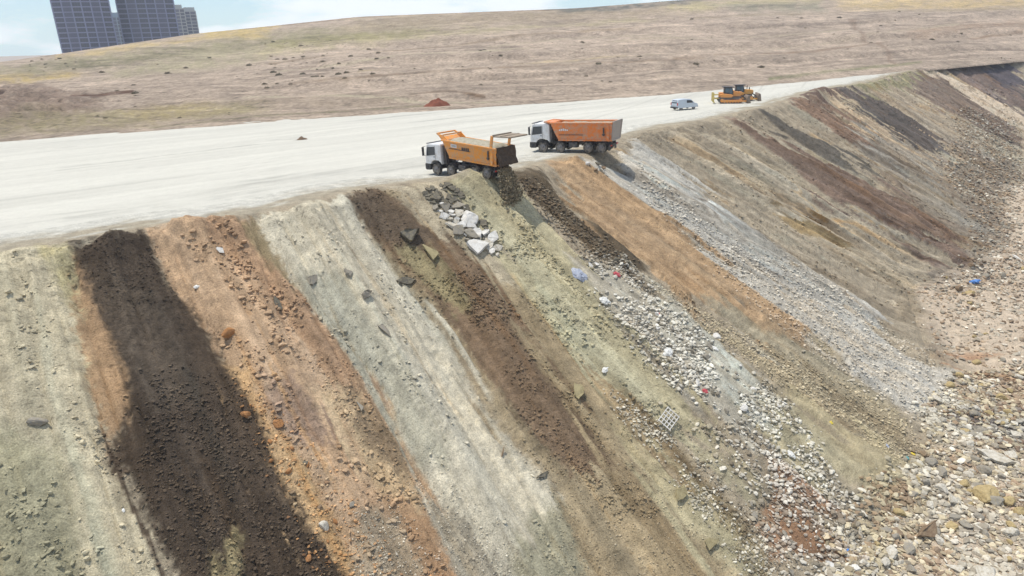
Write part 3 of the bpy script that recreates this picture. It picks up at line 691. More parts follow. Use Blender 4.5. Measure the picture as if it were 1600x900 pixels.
scatter('clods', [(800, 280), (850, 290), (900, 340), (995, 410), (985, 440), (930, 410), (860, 350)], 2200, .05, .40, DARKS[:1] + [(130, 122, 108), (112, 98, 82)], .4, 2.8, .25, 'dark clods tipped below the rear of the yellow-orange truck')
scatter('gravel', [(800, 330), (1000, 560), (1100, 680), (1180, 800), (1000, 700), (800, 470)], 2500, .05, .25, KHAKI + DARKS[:2], .5, 3, .25, 'scattered lumps on the yellowish streak')
scatter('gravel', [(940, 610), (1010, 640), (1120, 740), (1220, 860), (1250, 960), (1180, 900), (1060, 760)], 3000, .06, .32, GREYS + DARKS[:1], .2, 2.4, .3, 'loose mixed rubble beside the lattice block', clump=.15)
scatter('gravel', [(-100, 410), (100, 395), (160, 600), (160, 710), (270, 900), (-100, 960)], 1500, .03, .16, [(150, 146, 124), (190, 186, 160)], .5, 3.4, .25, 'few small stones on the pale green-grey earth')
scatter('gravel', [(390, 350), (540, 310), (700, 520), (870, 780), (900, 900), (740, 860), (600, 620)], 1100, .03, .20, [(140, 134, 122), (190, 186, 170), (110, 100, 86)], .4, 3.4, .25, 'few small stones on the grey earth')
scatter('gravel', [(260, 355), (390, 350), (560, 560), (640, 700), (430, 660), (330, 500)], 1000, .03, .22, [(160, 120, 90), (196, 160, 124), (120, 90, 70)], .5, 3.2, .25, 'few small stones on the reddish tan earth')
scatter('gravel', [(1000, 220), (1140, 190), (1400, 120), (1560, 100), (1600, 200), (1560, 330), (1510, 560), (1300, 440), (1100, 300)], 13000, .08, .5, BROWN + KHAKI[:2] + GREYS[:2], .55, 3.0, .3, 'stones scattered over the far striped part of the slope')
scatter('gravel', [(1200, 600), (1430, 740), (1330, 800), (1230, 700)], 1500, .05, .22, GREYS + KHAKI, .4, 3, .3, 'scattered stones on the smooth khaki patch')
scatter('gravel', [(860, 262), (990, 305), (1240, 520), (1180, 540), (1000, 420)], 900, .05, .2, [(150, 112, 78), (190, 150, 110)], .5, 3, .3, 'few stones on the brown earth streak')
scatter('rubble', [(1540, 140), (1700, 140), (1700, 560), (1580, 480), (1600, 300)], 1400, .15, .9, BROWN + GREYS[:2], .2, 2.8, .3, 'scattered stones on the pit floor', edge=2)

scatter('clods', [(-100, 410), (100, 395), (160, 600), (160, 710), (270, 900), (-100, 960)], 420, .08, .42, [(150, 146, 124)], .95, 2.4, .22, 'broken crusts of the pale green-grey earth', clump=.95)
scatter('clods', [(260, 355), (390, 350), (560, 560), (660, 780), (740, 960), (620, 960), (430, 660), (330, 500)], 900, .07, .46, [(150, 118, 90), (180, 146, 110)], .9, 2.4, .22, 'broken lumps of the reddish tan earth', clump=.85)
scatter('clods', [(390, 350), (540, 310), (700, 520), (870, 780), (900, 900), (740, 860), (600, 620)], 380, .07, .36, [(140, 134, 122)], .95, 2.6, .22, 'broken crusts of the grey earth', clump=.95)
scatter('clods', [(720, 300), (840, 330), (1060, 600), (1200, 800), (1200, 900), (1000, 720), (800, 450)], 800, .08, .42, [(150, 140, 104), (104, 92, 72)], .8, 2.6, .22, 'lumps of the yellowish earth', clump=.8)
scatter('clods', [(640, 380), (760, 450), (1000, 720), (1150, 860), (1000, 860), (860, 700), (760, 560)], 900, .07, .36, [(130, 112, 84), (104, 92, 72)], .8, 2.6, .22, 'lumps of the khaki brown earth', clump=.8)
MATS = {
    'pale': paint('pale_stone', tuple(lin((212, 206, 192)) * .8), .95, 0, .4, .1, tuple(lin((150, 134, 104)) * .8), 4, .5),
    'khaki': paint('khaki_stone', tuple(lin((190, 170, 126)) * .8), .95, 0, .4, .1, tuple(lin((140, 120, 84)) * .8), 4, .5),
    'grey': paint('grey_stone', tuple(lin((150, 144, 134)) * .8), .95, 0, .4, .1, tuple(lin((178, 166, 138)) * .8), 4, .5),
    'dark': paint('asphalt_chunk', tuple(lin((104, 100, 92)) * .8), .95, 0, .5, .1, tuple(lin((150, 140, 116)) * .8), 4, .5),
    'orange': paint('orange_rock', tuple(lin((182, 132, 86)) * .8), .95, 0, .4, .1, tuple(lin((130, 96, 72)) * .8), 4, .5),
    'brown': paint('brown_rock', tuple(lin((128, 108, 88)) * .8), .95, 0, .4, .1, tuple(lin((168, 148, 120)) * .8), 4, .5),
    'white': paint('broken_concrete', tuple(lin((222, 219, 212)) * .85), .9, 0, .3, .1, tuple(lin((170, 160, 140)) * .8), 3, .4),
    'soilslab': paint('crusted_slab', tuple(lin((170, 158, 122)) * .8), .95, 0, .4, .1, tuple(lin((130, 118, 88)) * .8), 3, .5),
}
V2, F2 = ico2(3)
BOULDERS = {}
def boulder_mesh(kind, var):
    key = (kind, var)
    if key not in BOULDERS:
        v = rock_shape(1000 + var * 7, V2, .7, 11)
        v = v * (1 + 0.03 * np.stack([fbm(v[:, 0] * 3 + var, v[:, 1] * 3 + v[:, 2] * 2, 600, 3)] * 3, 1))
        me = bpy.data.meshes.new('boulder')
        me.from_pydata(v.tolist(), [], F2.tolist()); me.materials.append(MATS[kind]); me.update(); BOULDERS[key] = me
    return BOULDERS[key]
def slab_mesh(kind, var):
    key = ('slab', kind, var)
    if key not in BOULDERS:
        r = np.random.default_rng(50 + var); n = r.integers(5, 8)
        a = np.sort(r.uniform(0, 2 * np.pi, n) * .35 + np.linspace(0, 2 * np.pi, n, endpoint=False)); rr = r.uniform(.7, 1.05, n)
        bm = bmesh.new(); top = [bm.verts.new((math.cos(t) * q * 1.1, math.sin(t) * q * .8, .16 + .04 * r.normal())) for t, q in zip(a, rr)]
        bot = [bm.verts.new((v.co.x * .93, v.co.y * .95, -.16)) for v in top]
        bm.faces.new(top); bm.faces.new(bot[::-1])
        for q in range(n): bm.faces.new((top[q], bot[q], bot[(q + 1) % n], top[(q + 1) % n]))
        bmesh.ops.subdivide_edges(bm, edges=bm.edges[:], cuts=2, use_grid_fill=True)
        for v in bm.verts: v.co += Vector(r.normal(size=3) * .028)
        bmesh.ops.recalc_face_normals(bm, faces=bm.faces)
        me = bpy.data.meshes.new('slab'); bm.to_mesh(me); bm.free(); me.materials.append(MATS[kind]); BOULDERS[key] = me
    return BOULDERS[key]

def put(name, me, px, py, size, label, cat, group=None, tilt=None, sink=.2, rz=None, asp=(1, 1, 1), uv=None):
    i, j = idx_at(px, py) if uv is None else idx_uv(*uv)
    i, j = int(i), int(j)
    p = P[i, j]; n = Vector(normal_at(i, j))
    o = bpy.data.objects.new(name, me); COL.objects.link(o)
    q = n.to_track_quat('Z', 'Y')
    q = q @ Matrix.Rotation(random.uniform(0, 6.28) if rz is None else rz, 4, 'Z').to_quaternion()
    if tilt: q = q @ Matrix.Rotation(math.radians(tilt), 4, 'X').to_quaternion()
    o.rotation_mode = 'QUATERNION'; o.rotation_quaternion = q
    o.scale = (size * asp[0] / 2, size * asp[1] / 2, size * asp[2] / 2)
    o.location = Vector(p) + n * size * (0.30 - sink)
    tag(o, label, cat, group); return o

def field(name, poly, n, smin, smax, kinds, label, group, slab=0, power=1.5, cat='boulder', sp=.38):
    pu = np.array(to_uv(poly)); lo, hi = pu.min(0), pu.max(0); c = 0
    placed = []
    for _ in range(n * 60):
        if c >= n: break
        u, v = rng.uniform(lo, hi)
        if sdf(pu, np.array([u]), np.array([v]))[0] > 0: continue
        s = smin + (smax - smin) * rng.random() ** power
        pp = P[idx_uv(u, v)]
        if any(np.hypot(*(pp[:2] - q[:2])) < (s + t) * sp for q, t in placed): continue
        placed.append((pp, s))
        k = kinds[rng.integers(0, len(kinds))]
        me = slab_mesh(k, int(rng.integers(0, 6))) if rng.random() < slab else boulder_mesh(k, int(rng.integers(0, 8)))
        put(name, me, 0, 0, s, label % {'white': 'whitish', 'pale': 'pale', 'dark': 'dark grey', 'grey': 'grey', 'khaki': 'yellowish', 'orange': 'orange', 'brown': 'brown', 'soilslab': 'tan'}[k] if '%s' in label else label, cat, group,
            tilt=rng.uniform(-30, 30), sink=.16, uv=(u, v)); c += 1

field('boulder', [(1440, 720), (1560, 700), (1620, 760), (1640, 960), (1330, 960), (1340, 860), (1400, 800)], 90, .5, 1.25, ['pale', 'grey', 'pale', 'grey', 'khaki'], '%s boulder in the rubble heaped at the near foot of the slope', 'boulders at the near foot of the slope', .15)
field('boulder', [(1430, 620), (1520, 560), (1640, 580), (1640, 700), (1500, 710)], 40, .5, 1.2, ['pale', 'grey', 'khaki'], '%s boulder in the rubble beside the orange patch of pit floor', 'boulders beside the orange floor patch', .1)
field('boulder', [(1500, 400), (1600, 420), (1640, 540), (1490, 540)], 24, .5, 1.1, ['grey', 'khaki', 'brown'], '%s boulder around the blue bag at the slope foot', 'boulders near the blue bag', .1)
field('rock', [(370, 640), (430, 640), (530, 800), (560, 900), (470, 830)], 16, .16, .42, ['orange', 'orange', 'brown'], '%s rock on the orange earth beside the blackish streak', 'rocks on the orange earth', 0, cat='rock')
field('rock', [(900, 400), (975, 400), (1230, 630), (1180, 700), (1010, 560)], 40, .3, .8, ['white', 'pale', 'grey', 'dark'], '%s chunk in the streak of rubbish and rubble', 'chunks in the rubbish streak', .5, cat='rock')
field('rock', [(1150, 700), (1200, 700), (1330, 860), (1340, 900), (1230, 900), (1180, 800)], 24, .3, .7, ['white', 'pale', 'grey'], '%s chunk in the rubble around the red-brown earth', 'chunks around the red-brown earth', .4, cat='rock')
field('asphalt_slab', [(655, 320), (700, 295), (725, 310), (715, 335), (670, 338)], 34, .5, 1.15, ['dark'], 'dark broken asphalt slab in the pile below the yellow-orange truck', 'dark slabs below the yellow-orange truck', 1, cat='slab', sp=.2)
field('asphalt_slab', [(725, 330), (755, 350), (775, 385), (760, 385), (740, 360)], 9, .5, .9, ['dark'], 'dark slab along the right side of the white concrete pile', 'dark slabs beside the white concrete', 1, cat='slab', sp=.2)
field('concrete_slab', [(670, 335), (715, 322), (745, 355), (775, 385), (775, 405), (740, 400), (700, 365)], 40, .45, 1.5, ['white', 'white', 'pale', 'grey'], '%s broken concrete slab in the pile below the yellow-orange truck', 'broken concrete below the yellow-orange truck', .8, cat='slab', sp=.22)
field('rock', [(905, 262), (940, 265), (955, 285), (930, 285)], 9, .3, .8, ['dark', 'white', 'brown'], '%s chunk near the crest below the red-orange truck', 'chunks near the crest below the red-orange truck', .7, cat='rock')

S = [  # notable single stones and slabs
    ('concrete_slab', 'slab', 'white', 2, 745, 388, 1.9, (1, 1, .9), 0, 'large rounded white concrete slab at the lower end of the white pile'),
    ('asphalt_slab', 'slab', 'dark', 1, 640, 372, 1.7, (1, .8, 2.2), 12, 'big dark earth-crusted lump on the brown streak left of the white pile'),
    ('earth_slab', 'slab', 'soilslab', 4, 674, 396, 1.7, (1, .8, .7), -6, 'flat tan slab just below the big dark lump'),
    ('rock', 'slab', 'dark', 0, 638, 440, 1.2, (1.2, .7, 1), 10, 'dark jagged slab on the edge between grey and brown streaks'),
    ('earth_slab', 'slab', 'grey', 3, 488, 440, .95, (1, .8, 1.2), 28, 'grey triangular slab tilted up on the grey streak'),
    ('earth_slab', 'slab', 'grey', 1, 545, 428, .8, (1, .8, 1.5), 18, 'small grey block highest on the grey streak'),
    ('earth_slab', 'slab', 'grey', 5, 571, 462, .85, (1, .8, 2.2), 20, 'squarish grey block on the middle of the grey streak'),
    ('earth_slab', 'slab', 'grey', 2, 600, 517, .95, (1.4, .5, 1.2), 20, 'long narrow grey slab lowest of the blocks on the grey streak'),
    ('earth_slab', 'slab', 'dark', 3, 434, 476, .85, (1.2, .7, .8), 12, 'thin dark slab on the edge of the reddish earth'),
    ('boulder', 'b', 'orange', 2, 358, 521, .85, (1.1, 1, .9), 0, 'rounded orange boulder half buried in the reddish earth'),
    ('rock', 'b', 'grey', 4, 58, 661, .85, (1.3, .7, .6), 0, 'flat grey stone alone on the pale green-grey earth'),
    ('rock', 'b', 'orange', 1, 383, 650, .62, (1.1, 1, 1), 0, 'orange rock on the right edge of the blackish streak'),
    ('rock', 'b', 'orange', 3, 434, 663, .55, (1.1, 1, 1), 0, 'orange rock right of the one on the blackish edge'),
    ('rock', 'b', 'pale', 5, 505, 822, .55, (1.1, 1, 1), 0, 'pale rock at the lower right edge of the blackish streak'),
    ('rock', 'b', 'orange', 6, 484, 872, .40, (1.1, 1, .7), 0, 'small tan rock lying on the lower blackish streak'),
    ('rock', 'b', 'dark', 6, 478, 725, .4, (1.1, 1, 1), 0, 'dark rock in the middle of the orange earth'),
    ('rock', 'b', 'grey', 7, 549, 790, .45, (.8, 1, 1), 0, 'grey rock low on the orange earth'),
    ('earth_slab', 'slab', 'grey', 4, 562, 637, .6, (1.2, .7, 1.4), 14, 'pinkish grey slab on the tan streak'),
    ('concrete_beam', 'slab', 'dark', 1, 847, 744, .95, (1.3, .35, 1.0), 20, 'dark narrow bar lying at the right edge of the grey streak'),
    ('wooden_stick', 'slab', 'brown', 1, 784, 709, .9, (1.3, .10, .5), 0, 'thin brown stick lying on the grey streak'),
    ('earth_slab', 'slab', 'soilslab', 0, 1064, 769, 1.3, (1, .8, .7), 10, 'tan angular slab above the rounded one near the bottom edge'),
    ('earth_slab', 'slab', 'soilslab', 2, 1110, 850, 1.1, (1, .8, .7), 10, 'rounded tan slab nearest to the bottom edge'),
    ('earth_slab', 'slab', 'soilslab', 5, 902, 614, 1.4, (1, .8, .7), 10, 'curved tan slab on the khaki streak below the rubbish'),
    ('rock', 'b', 'khaki', 3, 1540, 775, 1.7, (1.3, 1, 1), 0, 'largest rounded yellowish boulder at the near slope foot'),
    ('concrete_slab', 'slab', 'brown', 1, 1450, 835, 2.0, (1.3, .55, 1.2), 32, 'long leaning brown-grey slab among the boulders at the bottom right'),
    ('concrete_slab', 'slab', 'pale', 0, 1560, 720, 1.9, (1.4, .7, 1), 10, 'pale concrete block at the edge of the bare pit floor'),
    ('concrete_slab', 'slab', 'white', 5, 1590, 408, 2.0, (1.6, .25, .6), 0, 'white concrete bar lying on the pit floor at the right edge'),
    ('paper_sheet', 'slab', 'white', 3, 343, 392, .62, (1, .8, .15), 8, 'white triangular scrap near the crest on the reddish earth'),
]
for (nm, ty, kd, var, px, py, sz, asp, tl, lb) in S:
    me = slab_mesh(kd, var) if ty == 'slab' else boulder_mesh(kd, var)
    put(nm, me, px, py, sz, lb, {'paper_sheet': 'scrap', 'concrete_beam': 'beam', 'wooden_stick': 'stick'}.get(nm, 'rock' if ty != 'slab' else 'slab'), None, tl, .15, None if nm not in ('wooden_stick', 'concrete_beam') else (0.6 if nm == 'wooden_stick' else -0.2), asp)

# plastic bags and scraps
def bag_mesh(kind, seed, rgb):
    v, f = ico2(3); r = np.random.default_rng(seed)
    v = v * (1 + .75 * fbm(v[:, 0] * 2.1 + seed, v[:, 1] * 2.1 + v[:, 2] * 1.7, 700, 5, .75))[:, None]; v[:, 2] *= .38; v[:, 1] *= .75
    me = bpy.data.meshes.new('bag'); me.from_pydata(v.tolist(), [], f.tolist()); me.materials.append(paint(kind, tuple(lin(rgb) * .85), .45, 0, .15)); me.update(); return me
bags = [('white_bag', (226, 225, 218)), ('red_bag', (188, 62, 74)), ('blue_bag', (62, 130, 205)), ('yellow_bag', (225, 200, 60)), ('grey_bag', (170, 176, 190)), ('teal_bag', (70, 150, 150))]
BM = [bag_mesh(n, 3 + i, c) for i, (n, c) in enumerate(bags)]
for (k, px, py, sz, lb) in [(2, 1523, 442, 1.6, 'bright blue plastic bag at the slope foot near the right edge'), (1, 963, 430, .7, 'red plastic bag highest in the rubbish streak'), (1, 1028, 491, .45, 'small red scrap in the middle of the rubbish streak'),
                            (1, 1102, 611, .5, 'red scrap at the lower end of the rubbish streak'), (3, 1299, 661, .4, 'yellow scrap alone on the khaki patch'), (4, 905, 430, 1.3, 'big crumpled grey plastic sack at the top of the rubbish streak'),
                            (0, 1042, 552, 1.0, 'white plastic bag low in the rubbish streak'), (0, 945, 470, .9, 'white crumpled sheet below the grey sack'), (0, 1235, 712, .65, 'white bag above the red-brown earth'),
                            (0, 946, 578, .55, 'small white scrap left of the rubbish streak'), (5, 1416, 716, .4, 'teal scrap on the khaki patch near the boulders'), (3, 1427, 708, .35, 'small yellow scrap beside the teal one'),
                            (2, 1322, 860, .35, 'small blue scrap at the foot of the red-brown earth'), (4, 1386, 696, .35, 'small pale blue scrap on the khaki patch'), (0, 306, 448, .34, 'small white can between two dark clods on the reddish earth'), (0, 194, 797, .2, 'tiny white scrap on the pale green-grey earth'),
                            (0, 1118, 545, .5, 'white bag right of the rubbish streak')]:
    kd_ = 'scrap' if 'scrap' in lb else 'can' if 'can ' in lb else 'sheet' if 'sheet' in lb else 'bag'
    put({'bag': 'plastic_bag', 'can': 'tin_can', 'sheet': 'plastic_sheet', 'scrap': 'plastic_scrap'}[kd_], BM[k], px, py, sz * .95, lb, kd_, None, 0, .22)

def grid_block():
    bm = bmesh.new()
    for a in range(5):
        for (dx, dy, sx, sy) in ((a * .25 - .5, 0, .05, 1.1), (0, a * .25 - .5, 1.1, .05)):
            q = bmesh.ops.create_cube(bm, size=1)
            for v in q['verts']: v.co = Vector((v.co.x * sx + dx, v.co.y * sy + dy, v.co.z * (.12 if sy > sx else .13)))
    me = bpy.data.meshes.new('lattice'); bm.to_mesh(me); bm.free(); me.materials.append(MATS['white']); return me
put('lattice_block', grid_block(), 1042, 655, 2.3, 'pale openwork lattice block lying in the rubble', 'lattice', None, 0, .22, .6, (1, .8, .5))

# ------------------------------------------------------------------ vehicles
class MB:
    def __init__(s): s.bm = bmesh.new()
    def box(s, x0, x1, y0, y1, z0, z1, taper=None):
        q = bmesh.ops.create_cube(s.bm, size=1)['verts']
        for v in q:
            t = v.co.z + .5; v.co = Vector((x0 + (v.co.x + .5) * (x1 - x0), y0 + (v.co.y + .5) * (y1 - y0), z0 + t * (z1 - z0)))
        return s
    def cyl(s, p0, p1, r, n=20, r2=None):
        p0, p1 = Vector(p0), Vector(p1); d = p1 - p0
        bmesh.ops.create_cone(s.bm, cap_ends=True, segments=n, radius1=r, radius2=r if r2 is None else r2, depth=d.length, matrix=Matrix.Translation((p0 + p1) / 2) @ d.to_track_quat('Z', 'Y').to_matrix().to_4x4())
        return s
    def prism(s, pts, y0, y1):
        """profile in x,z extruded along y"""
        a = [s.bm.verts.new((x, y0, z)) for x, z in pts]; b = [s.bm.verts.new((x, y1, z)) for x, z in pts]; n = len(pts)
        s.bm.faces.new(a); s.bm.faces.new(b[::-1])
        for i in range(n): s.bm.faces.new((a[i], b[i], b[(i + 1) % n], a[(i + 1) % n]))
        return s
    def quads(s, ring_a, ring_b, cap=True):
        a = [s.bm.verts.new(p) for p in ring_a]; b = [s.bm.verts.new(p) for p in ring_b]; n = len(a)
        for i in range(n): s.bm.faces.new((a[i], b[i], b[(i + 1) % n], a[(i + 1) % n]))
        if cap: s.bm.faces.new(a[::-1]); s.bm.faces.new(b)
        return s
    def face(s, pts): s.bm.faces.new([s.bm.verts.new(p) for p in pts]); return s
    def bar(s, p0, p1, w, h):
        p0, p1 = Vector(p0), Vector(p1); d = p1 - p0; q = d.to_track_quat('X', 'Z').to_matrix().to_4x4()
        vs = bmesh.ops.create_cube(s.bm, size=1)['verts']; M = Matrix.Translation((p0 + p1) / 2) @ q
        for v in vs: v.co = M @ Vector((v.co.x * d.length, v.co.y * w, v.co.z * h))
        return s
    def build(s, name, mat, parent=None, bevel=0.0, smooth=False):
        bmesh.ops.recalc_face_normals(s.bm, faces=s.bm.faces)
        me = bpy.data.meshes.new(name); s.bm.to_mesh(me); s.bm.free(); me.materials.append(mat)
        o = bpy.data.objects.new(name, me); COL.objects.link(o)
        if parent: o.parent = parent
        if smooth:
            for p in me.polygons: p.use_smooth = True
        if bevel:
            b = o.modifiers.new('bevel', 'BEVEL'); b.width = bevel; b.segments = 2; b.limit_method = 'ANGLE'
        return o
def empty(name, loc, rot, label, cat, group=None):
    o = bpy.data.objects.new(name, None); COL.objects.link(o); o.location = loc; o.rotation_euler = rot; tag(o, label, cat, group); return o

M_OR = paint('yellow_orange_paint', (.80, .31, .04), .55, 0, .45)
M_TGD = paint('dusty_dark_plate', (.26, .21, .16), .95, 0, .3, .05)
M_RO = paint('red_orange_paint', (.74, .21, .04), .55, 0, .5)
M_WH = paint('white_cab_paint', (.70, .71, .71), .4, 0, .3)
M_BK = paint('black_plastic', (.025, .026, .03), .6, 0, .12)
M_CH = paint('chassis_metal', (.05, .05, .055), .6, .2, .2)
M_TY = paint('tyre_rubber', (.022, .022, .023), .85, 0, .4)
M_RM = paint('wheel_rim', (.16, .16, .17), .5, .5, .25)
M_GL = paint('dark_glass', (.03, .04, .05), .08, 0, .04, .6)
M_ST = paint('dusty_steel', (.36, .32, .28), .7, .1, .3)
M_RL = paint('red_lamp', (.5, .02, .015), .3, 0, .05)
M_HL = paint('headlamp_glass', (.7, .72, .75), .15, 0, .03)
M_TK = paint('fuel_tank_metal', (.30, .31, .33), .4, .4, .2)
M_PL = paint('white_plate', (.75, .74, .72), .6, 0, .1)
M_LD = paint('load_earth', tuple(lin((188, 180, 160)) * .75), .95, 0, .4, .1, tuple(lin((150, 138, 112)) * .7), 3, .8)
M_LR = paint('dark_earth', tuple(lin((104, 90, 78)) * .75), .95, 0, .4, .1, tuple(lin((70, 60, 52)) * .7), 5, .8)

def wheel(parent, x, y, r=.52, w=.32, dual=False):
    sgn = 1 if y > 0 else -1; ww = w * (1.9 if dual else 1)
    o = empty('wheel', (x, y, r), (0, 0, 0), None, None); o.parent = parent
    t = MB(); t.cyl((0, -sgn * ww, 0), (0, 0, 0), r, 28); t.build('tyre', M_TY, o, .03)
    h = MB(); h.cyl((0, -sgn * .02, 0), (0, sgn * .012, 0), r * .58, 20); h.cyl((0, 0, 0), (0, sgn * .09, 0), r * .26, 14, r * .2)
    h.build('rim', M_RM, o, .008)
    return o

def load_mesh(name, parent, x0, x1, wy, z0, h, mat, seed):
    nx_, ny_ = 44, 18; xs = np.linspace(x0, x1, nx_); ysn = np.linspace(-wy, wy, ny_)
    A, B = np.meshgrid(xs, ysn, indexing='ij')
    q = np.minimum(1, np.minimum((A - x0) / .5, (x1 - A) / .5)).clip(0, 1) ** .7 * (1 - (B / wy) ** 2 * .5)
    Z = z0 + h * q + .08 * fbm(A * 2 + seed, B * 2, 800, 4)
    V_ = np.stack([A, B, Z], -1).reshape(-1, 3); i, j = np.meshgrid(np.arange(nx_ - 1), np.arange(ny_ - 1), indexing='ij'); a = (i * ny_ + j).ravel()
    # add a skirt so it has depth
    o = np_mesh(name, V_, np.stack([a, a + ny_, a + ny_ + 1, a + 1], 1), mat, None, True, parent)
    sm = o.modifiers.new('thick', 'SOLIDIFY'); sm.thickness = .25; sm.offset = -1
    return o

def dump_truck(loc, yaw, pitch, label, paintm, tip=0.0, gate_open=False, bedh=1.65, vs=.88):
    root = empty('dump_truck', loc, (0, pitch, yaw), label, 'dump truck', 'tipper trucks at the slope edge')
    root.scale = (vs, vs, vs)
    # chassis
    c = MB()
    for y in (-.42, .42): c.box(-4.15, 3.9, y - .05, y + .05, .78, 1.02)
    for x in (-3.9, -3.2, -1.9, -.6, .6, 1.3, 3.0): c.box(x - .06, x + .06, -.42, .42, .82, .98)
    for x in (3.0, 1.1, -1.9, -3.3): c.cyl((x, -.95, .52), (x, .95, .52), .09, 10)
    c.box(-4.2, -4.08, -1.15, 1.15, .62, .78); c.box(-4.1, -3.9, -.9, -.8, .7, .95); c.box(-4.1, -3.9, .8, .9, .7, .95)
    c.build('chassis', M_CH, root)
    for x, d in ((3.0, False), (1.1, False), (-1.9, True), (-3.3, True)):
        for s in (-1, 1): wheel(root, x, s * 1.24, dual=d)
    # fuel tank, boxes
    t = MB(); t.box(-.75, .15, -1.2, -.6, .5, 1.0); t.build('fuel_tank', M_TK, root, .06)
    t = MB(); t.box(-.75, .15, .6, 1.2, .5, 1.0); t.build('tool_box', M_CH, root, .03)
    # mudguards
    for s in (-1, 1):
        for x0, x1 in ((2.35, 3.65), (.45, 1.75), (-2.6, -1.2), (-4.0, -2.62)):
            g = MB(); ring = []
            xm, rr = (x0 + x1) / 2, (x1 - x0) / 2
            for k in range(9):
                a = math.radians(20 + 140 * k / 8); ring.append((xm + math.cos(a) * rr, .48 + math.sin(a) * .66))
            inner = [(x, z - .03) for x, z in ring][::-1]
            g.prism(ring + inner, s * 1.25, s * .75)
            g.build('mudguard', M_BK, root)
    # cab (faces +x)
    cb = MB()
    cb.prism([(2.25, .95), (2.25, 2.72), (2.45, 2.84), (3.95, 2.84), (4.12, 2.72), (4.36, 1.75), (4.40, 1.0), (3.75, .95), (3.6, 1.18), (3.3, 1.32), (2.7, 1.32), (2.4, 1.15)], -1.2, 1.2)
    cab = cb.build('cab', M_WH, root, .06)
    w = MB(); w.face([(4.385, -1.02, 1.74), (4.385, 1.02, 1.74), (4.165, 1.0, 2.66), (4.165, -1.0, 2.66)]); w.face([(4.40, -1.02, 1.74), (4.18, -1.0, 2.66), (4.18, 1.0, 2.66), (4.40, 1.02, 1.74)]); w.build('windscreen', M_GL, cab)
    for s in (-1, 1):
        w = MB(); w.prism([(3.05, 1.85), (4.18, 1.72), (4.0, 2.55), (3.05, 2.6)], s * 1.20, s * 1.215); w.build('side_window', M_GL, cab)
        d = MB(); d.prism([(2.98, 1.35), (3.0, 1.35), (3.0, 2.65), (2.98, 2.65)], s * 1.2, s * 1.212); d.box(3.08, 3.24, min(s * 1.2, s * 1.24), max(s * 1.2, s * 1.24), 1.62, 1.68)
        d.build('door_trim', M_BK, cab)
        mr = MB(); mr.box(4.28, 4.42, min(s * 1.36, s * 1.56), max(s * 1.36, s * 1.56), 1.75, 2.55); mr.bar((4.2, s * 1.18, 2.62), (4.35, s * 1.48, 2.58), .04, .04); mr.bar((4.3, s * 1.18, 1.75), (4.35, s * 1.48, 1.78), .04, .04)
        mr.build('mirror', M_BK, cab, .02)
        h = MB(); h.box(4.40, 4.50, min(s * .72, s * 1.12), max(s * .72, s * 1.12), .78, .98); h.build('headlight', M_HL, root, .02)
        st = MB(); st.box(3.78, 4.2, min(s * 1.0, s * 1.23), max(s * 1.0, s * 1.23), .45, .52); st.box(3.8, 4.18, min(s * 1.0, s * 1.22), max(s * 1.0, s * 1.22), .78, .84); st.build('step', M_BK, root)
    b = MB(); b.prism([(3.78, .42), (3.78, 1.0), (4.46, 1.0), (4.48, .5), (4.3, .40)], -1.22, 1.22); b.build('bumper', M_BK, root, .04)
    g = MB()
    for z in (1.12, 1.26, 1.40, 1.54): g.box(4.37, 4.42, -.8, .8, z, z + .08)
    g.build('grille', M_BK, cab)
    v = MB(); v.box(3.9, 4.22, -1.1, 1.1, 2.84, 2.90); v.build('sun_visor', M_BK, cab, .02)
    ex = MB(); ex.cyl((2.08, .95, 1.0), (2.08, .95, 2.7), .09, 12); ex.box(1.95, 2.2, -.4, .6, 1.05, 2.2); ex.build('air_intake', M_CH, root)
    # bed, its own frame of reference hinged at the rear
    hinge = (-4.0, 0, 1.10)
    bed = empty('bed', hinge, (0, -tip, 0), None, None); bed.parent = root
    L_, hw, T = 6.05, 1.25, bedh
    bt, bb = T + .18, .12
    def side(s):
        q = MB()
        # outer shell with sloped front and tapered foot
        y0, y1 = s * hw, s * (hw - .07)
        ylo0, ylo1 = s * (hw - .16), s * (hw - .23)
        pts = [(-.35, bb), (5.3, bb), (5.62, .75), (6.05, bt), (-.48, bt - .02)]
        ya = [ylo0, ylo0, s * (hw - .08), y0, y0]; yb = [ylo1, ylo1, s * (hw - .15), y1, y1]
        q.quads([(p[0], yy, p[1]) for p, yy in zip(pts, ya)], [(p[0], yy, p[1]) for p, yy in zip(pts, yb)])
        return q
    for s in (-1, 1):
        sd = side(s).build('side_panel', paintm, bed)
        rl = MB(); rl.bar((-.5, s * (hw + .02), bt), (6.1, s * (hw + .02), bt + .02), .13, .14); rl.build('top_rail', paintm, sd, .02)
        bt_ = MB(); bt_.bar((-.4, s * (hw - .14), bb), (5.3, s * (hw - .14), bb), .14, .16); bt_.build('bottom_rail', paintm, sd, .02)
        rb = MB(); rb.prism([(-.10, bb), (.16, bb), (.14, bt), (-.12, bt)], s * (hw - .12), s * (hw + .05)); rb.build('rear_post', paintm, sd, .02)
        ms = MB(); ms.box(.38, .50, min(s * (hw - .02), s * (hw + .06)), max(s * (hw - .02), s * (hw + .06)), .55, 1.35); ms.box(.32, .6, min(s * (hw - .03), s * (hw + .03)), max(s * (hw - .03), s * (hw + .03)), .62, .75); ms.build('gate_lock', M_CH, sd)
        ln = MB(); ln.box(2.6, 5.2, min(s * (hw - .08), s * (hw + .004)), max(s * (hw - .08), s * (hw + .004)), .96 if gate_open else .62, 1.0 if gate_open else .66)
        ln.build('crease', M_CH, sd)
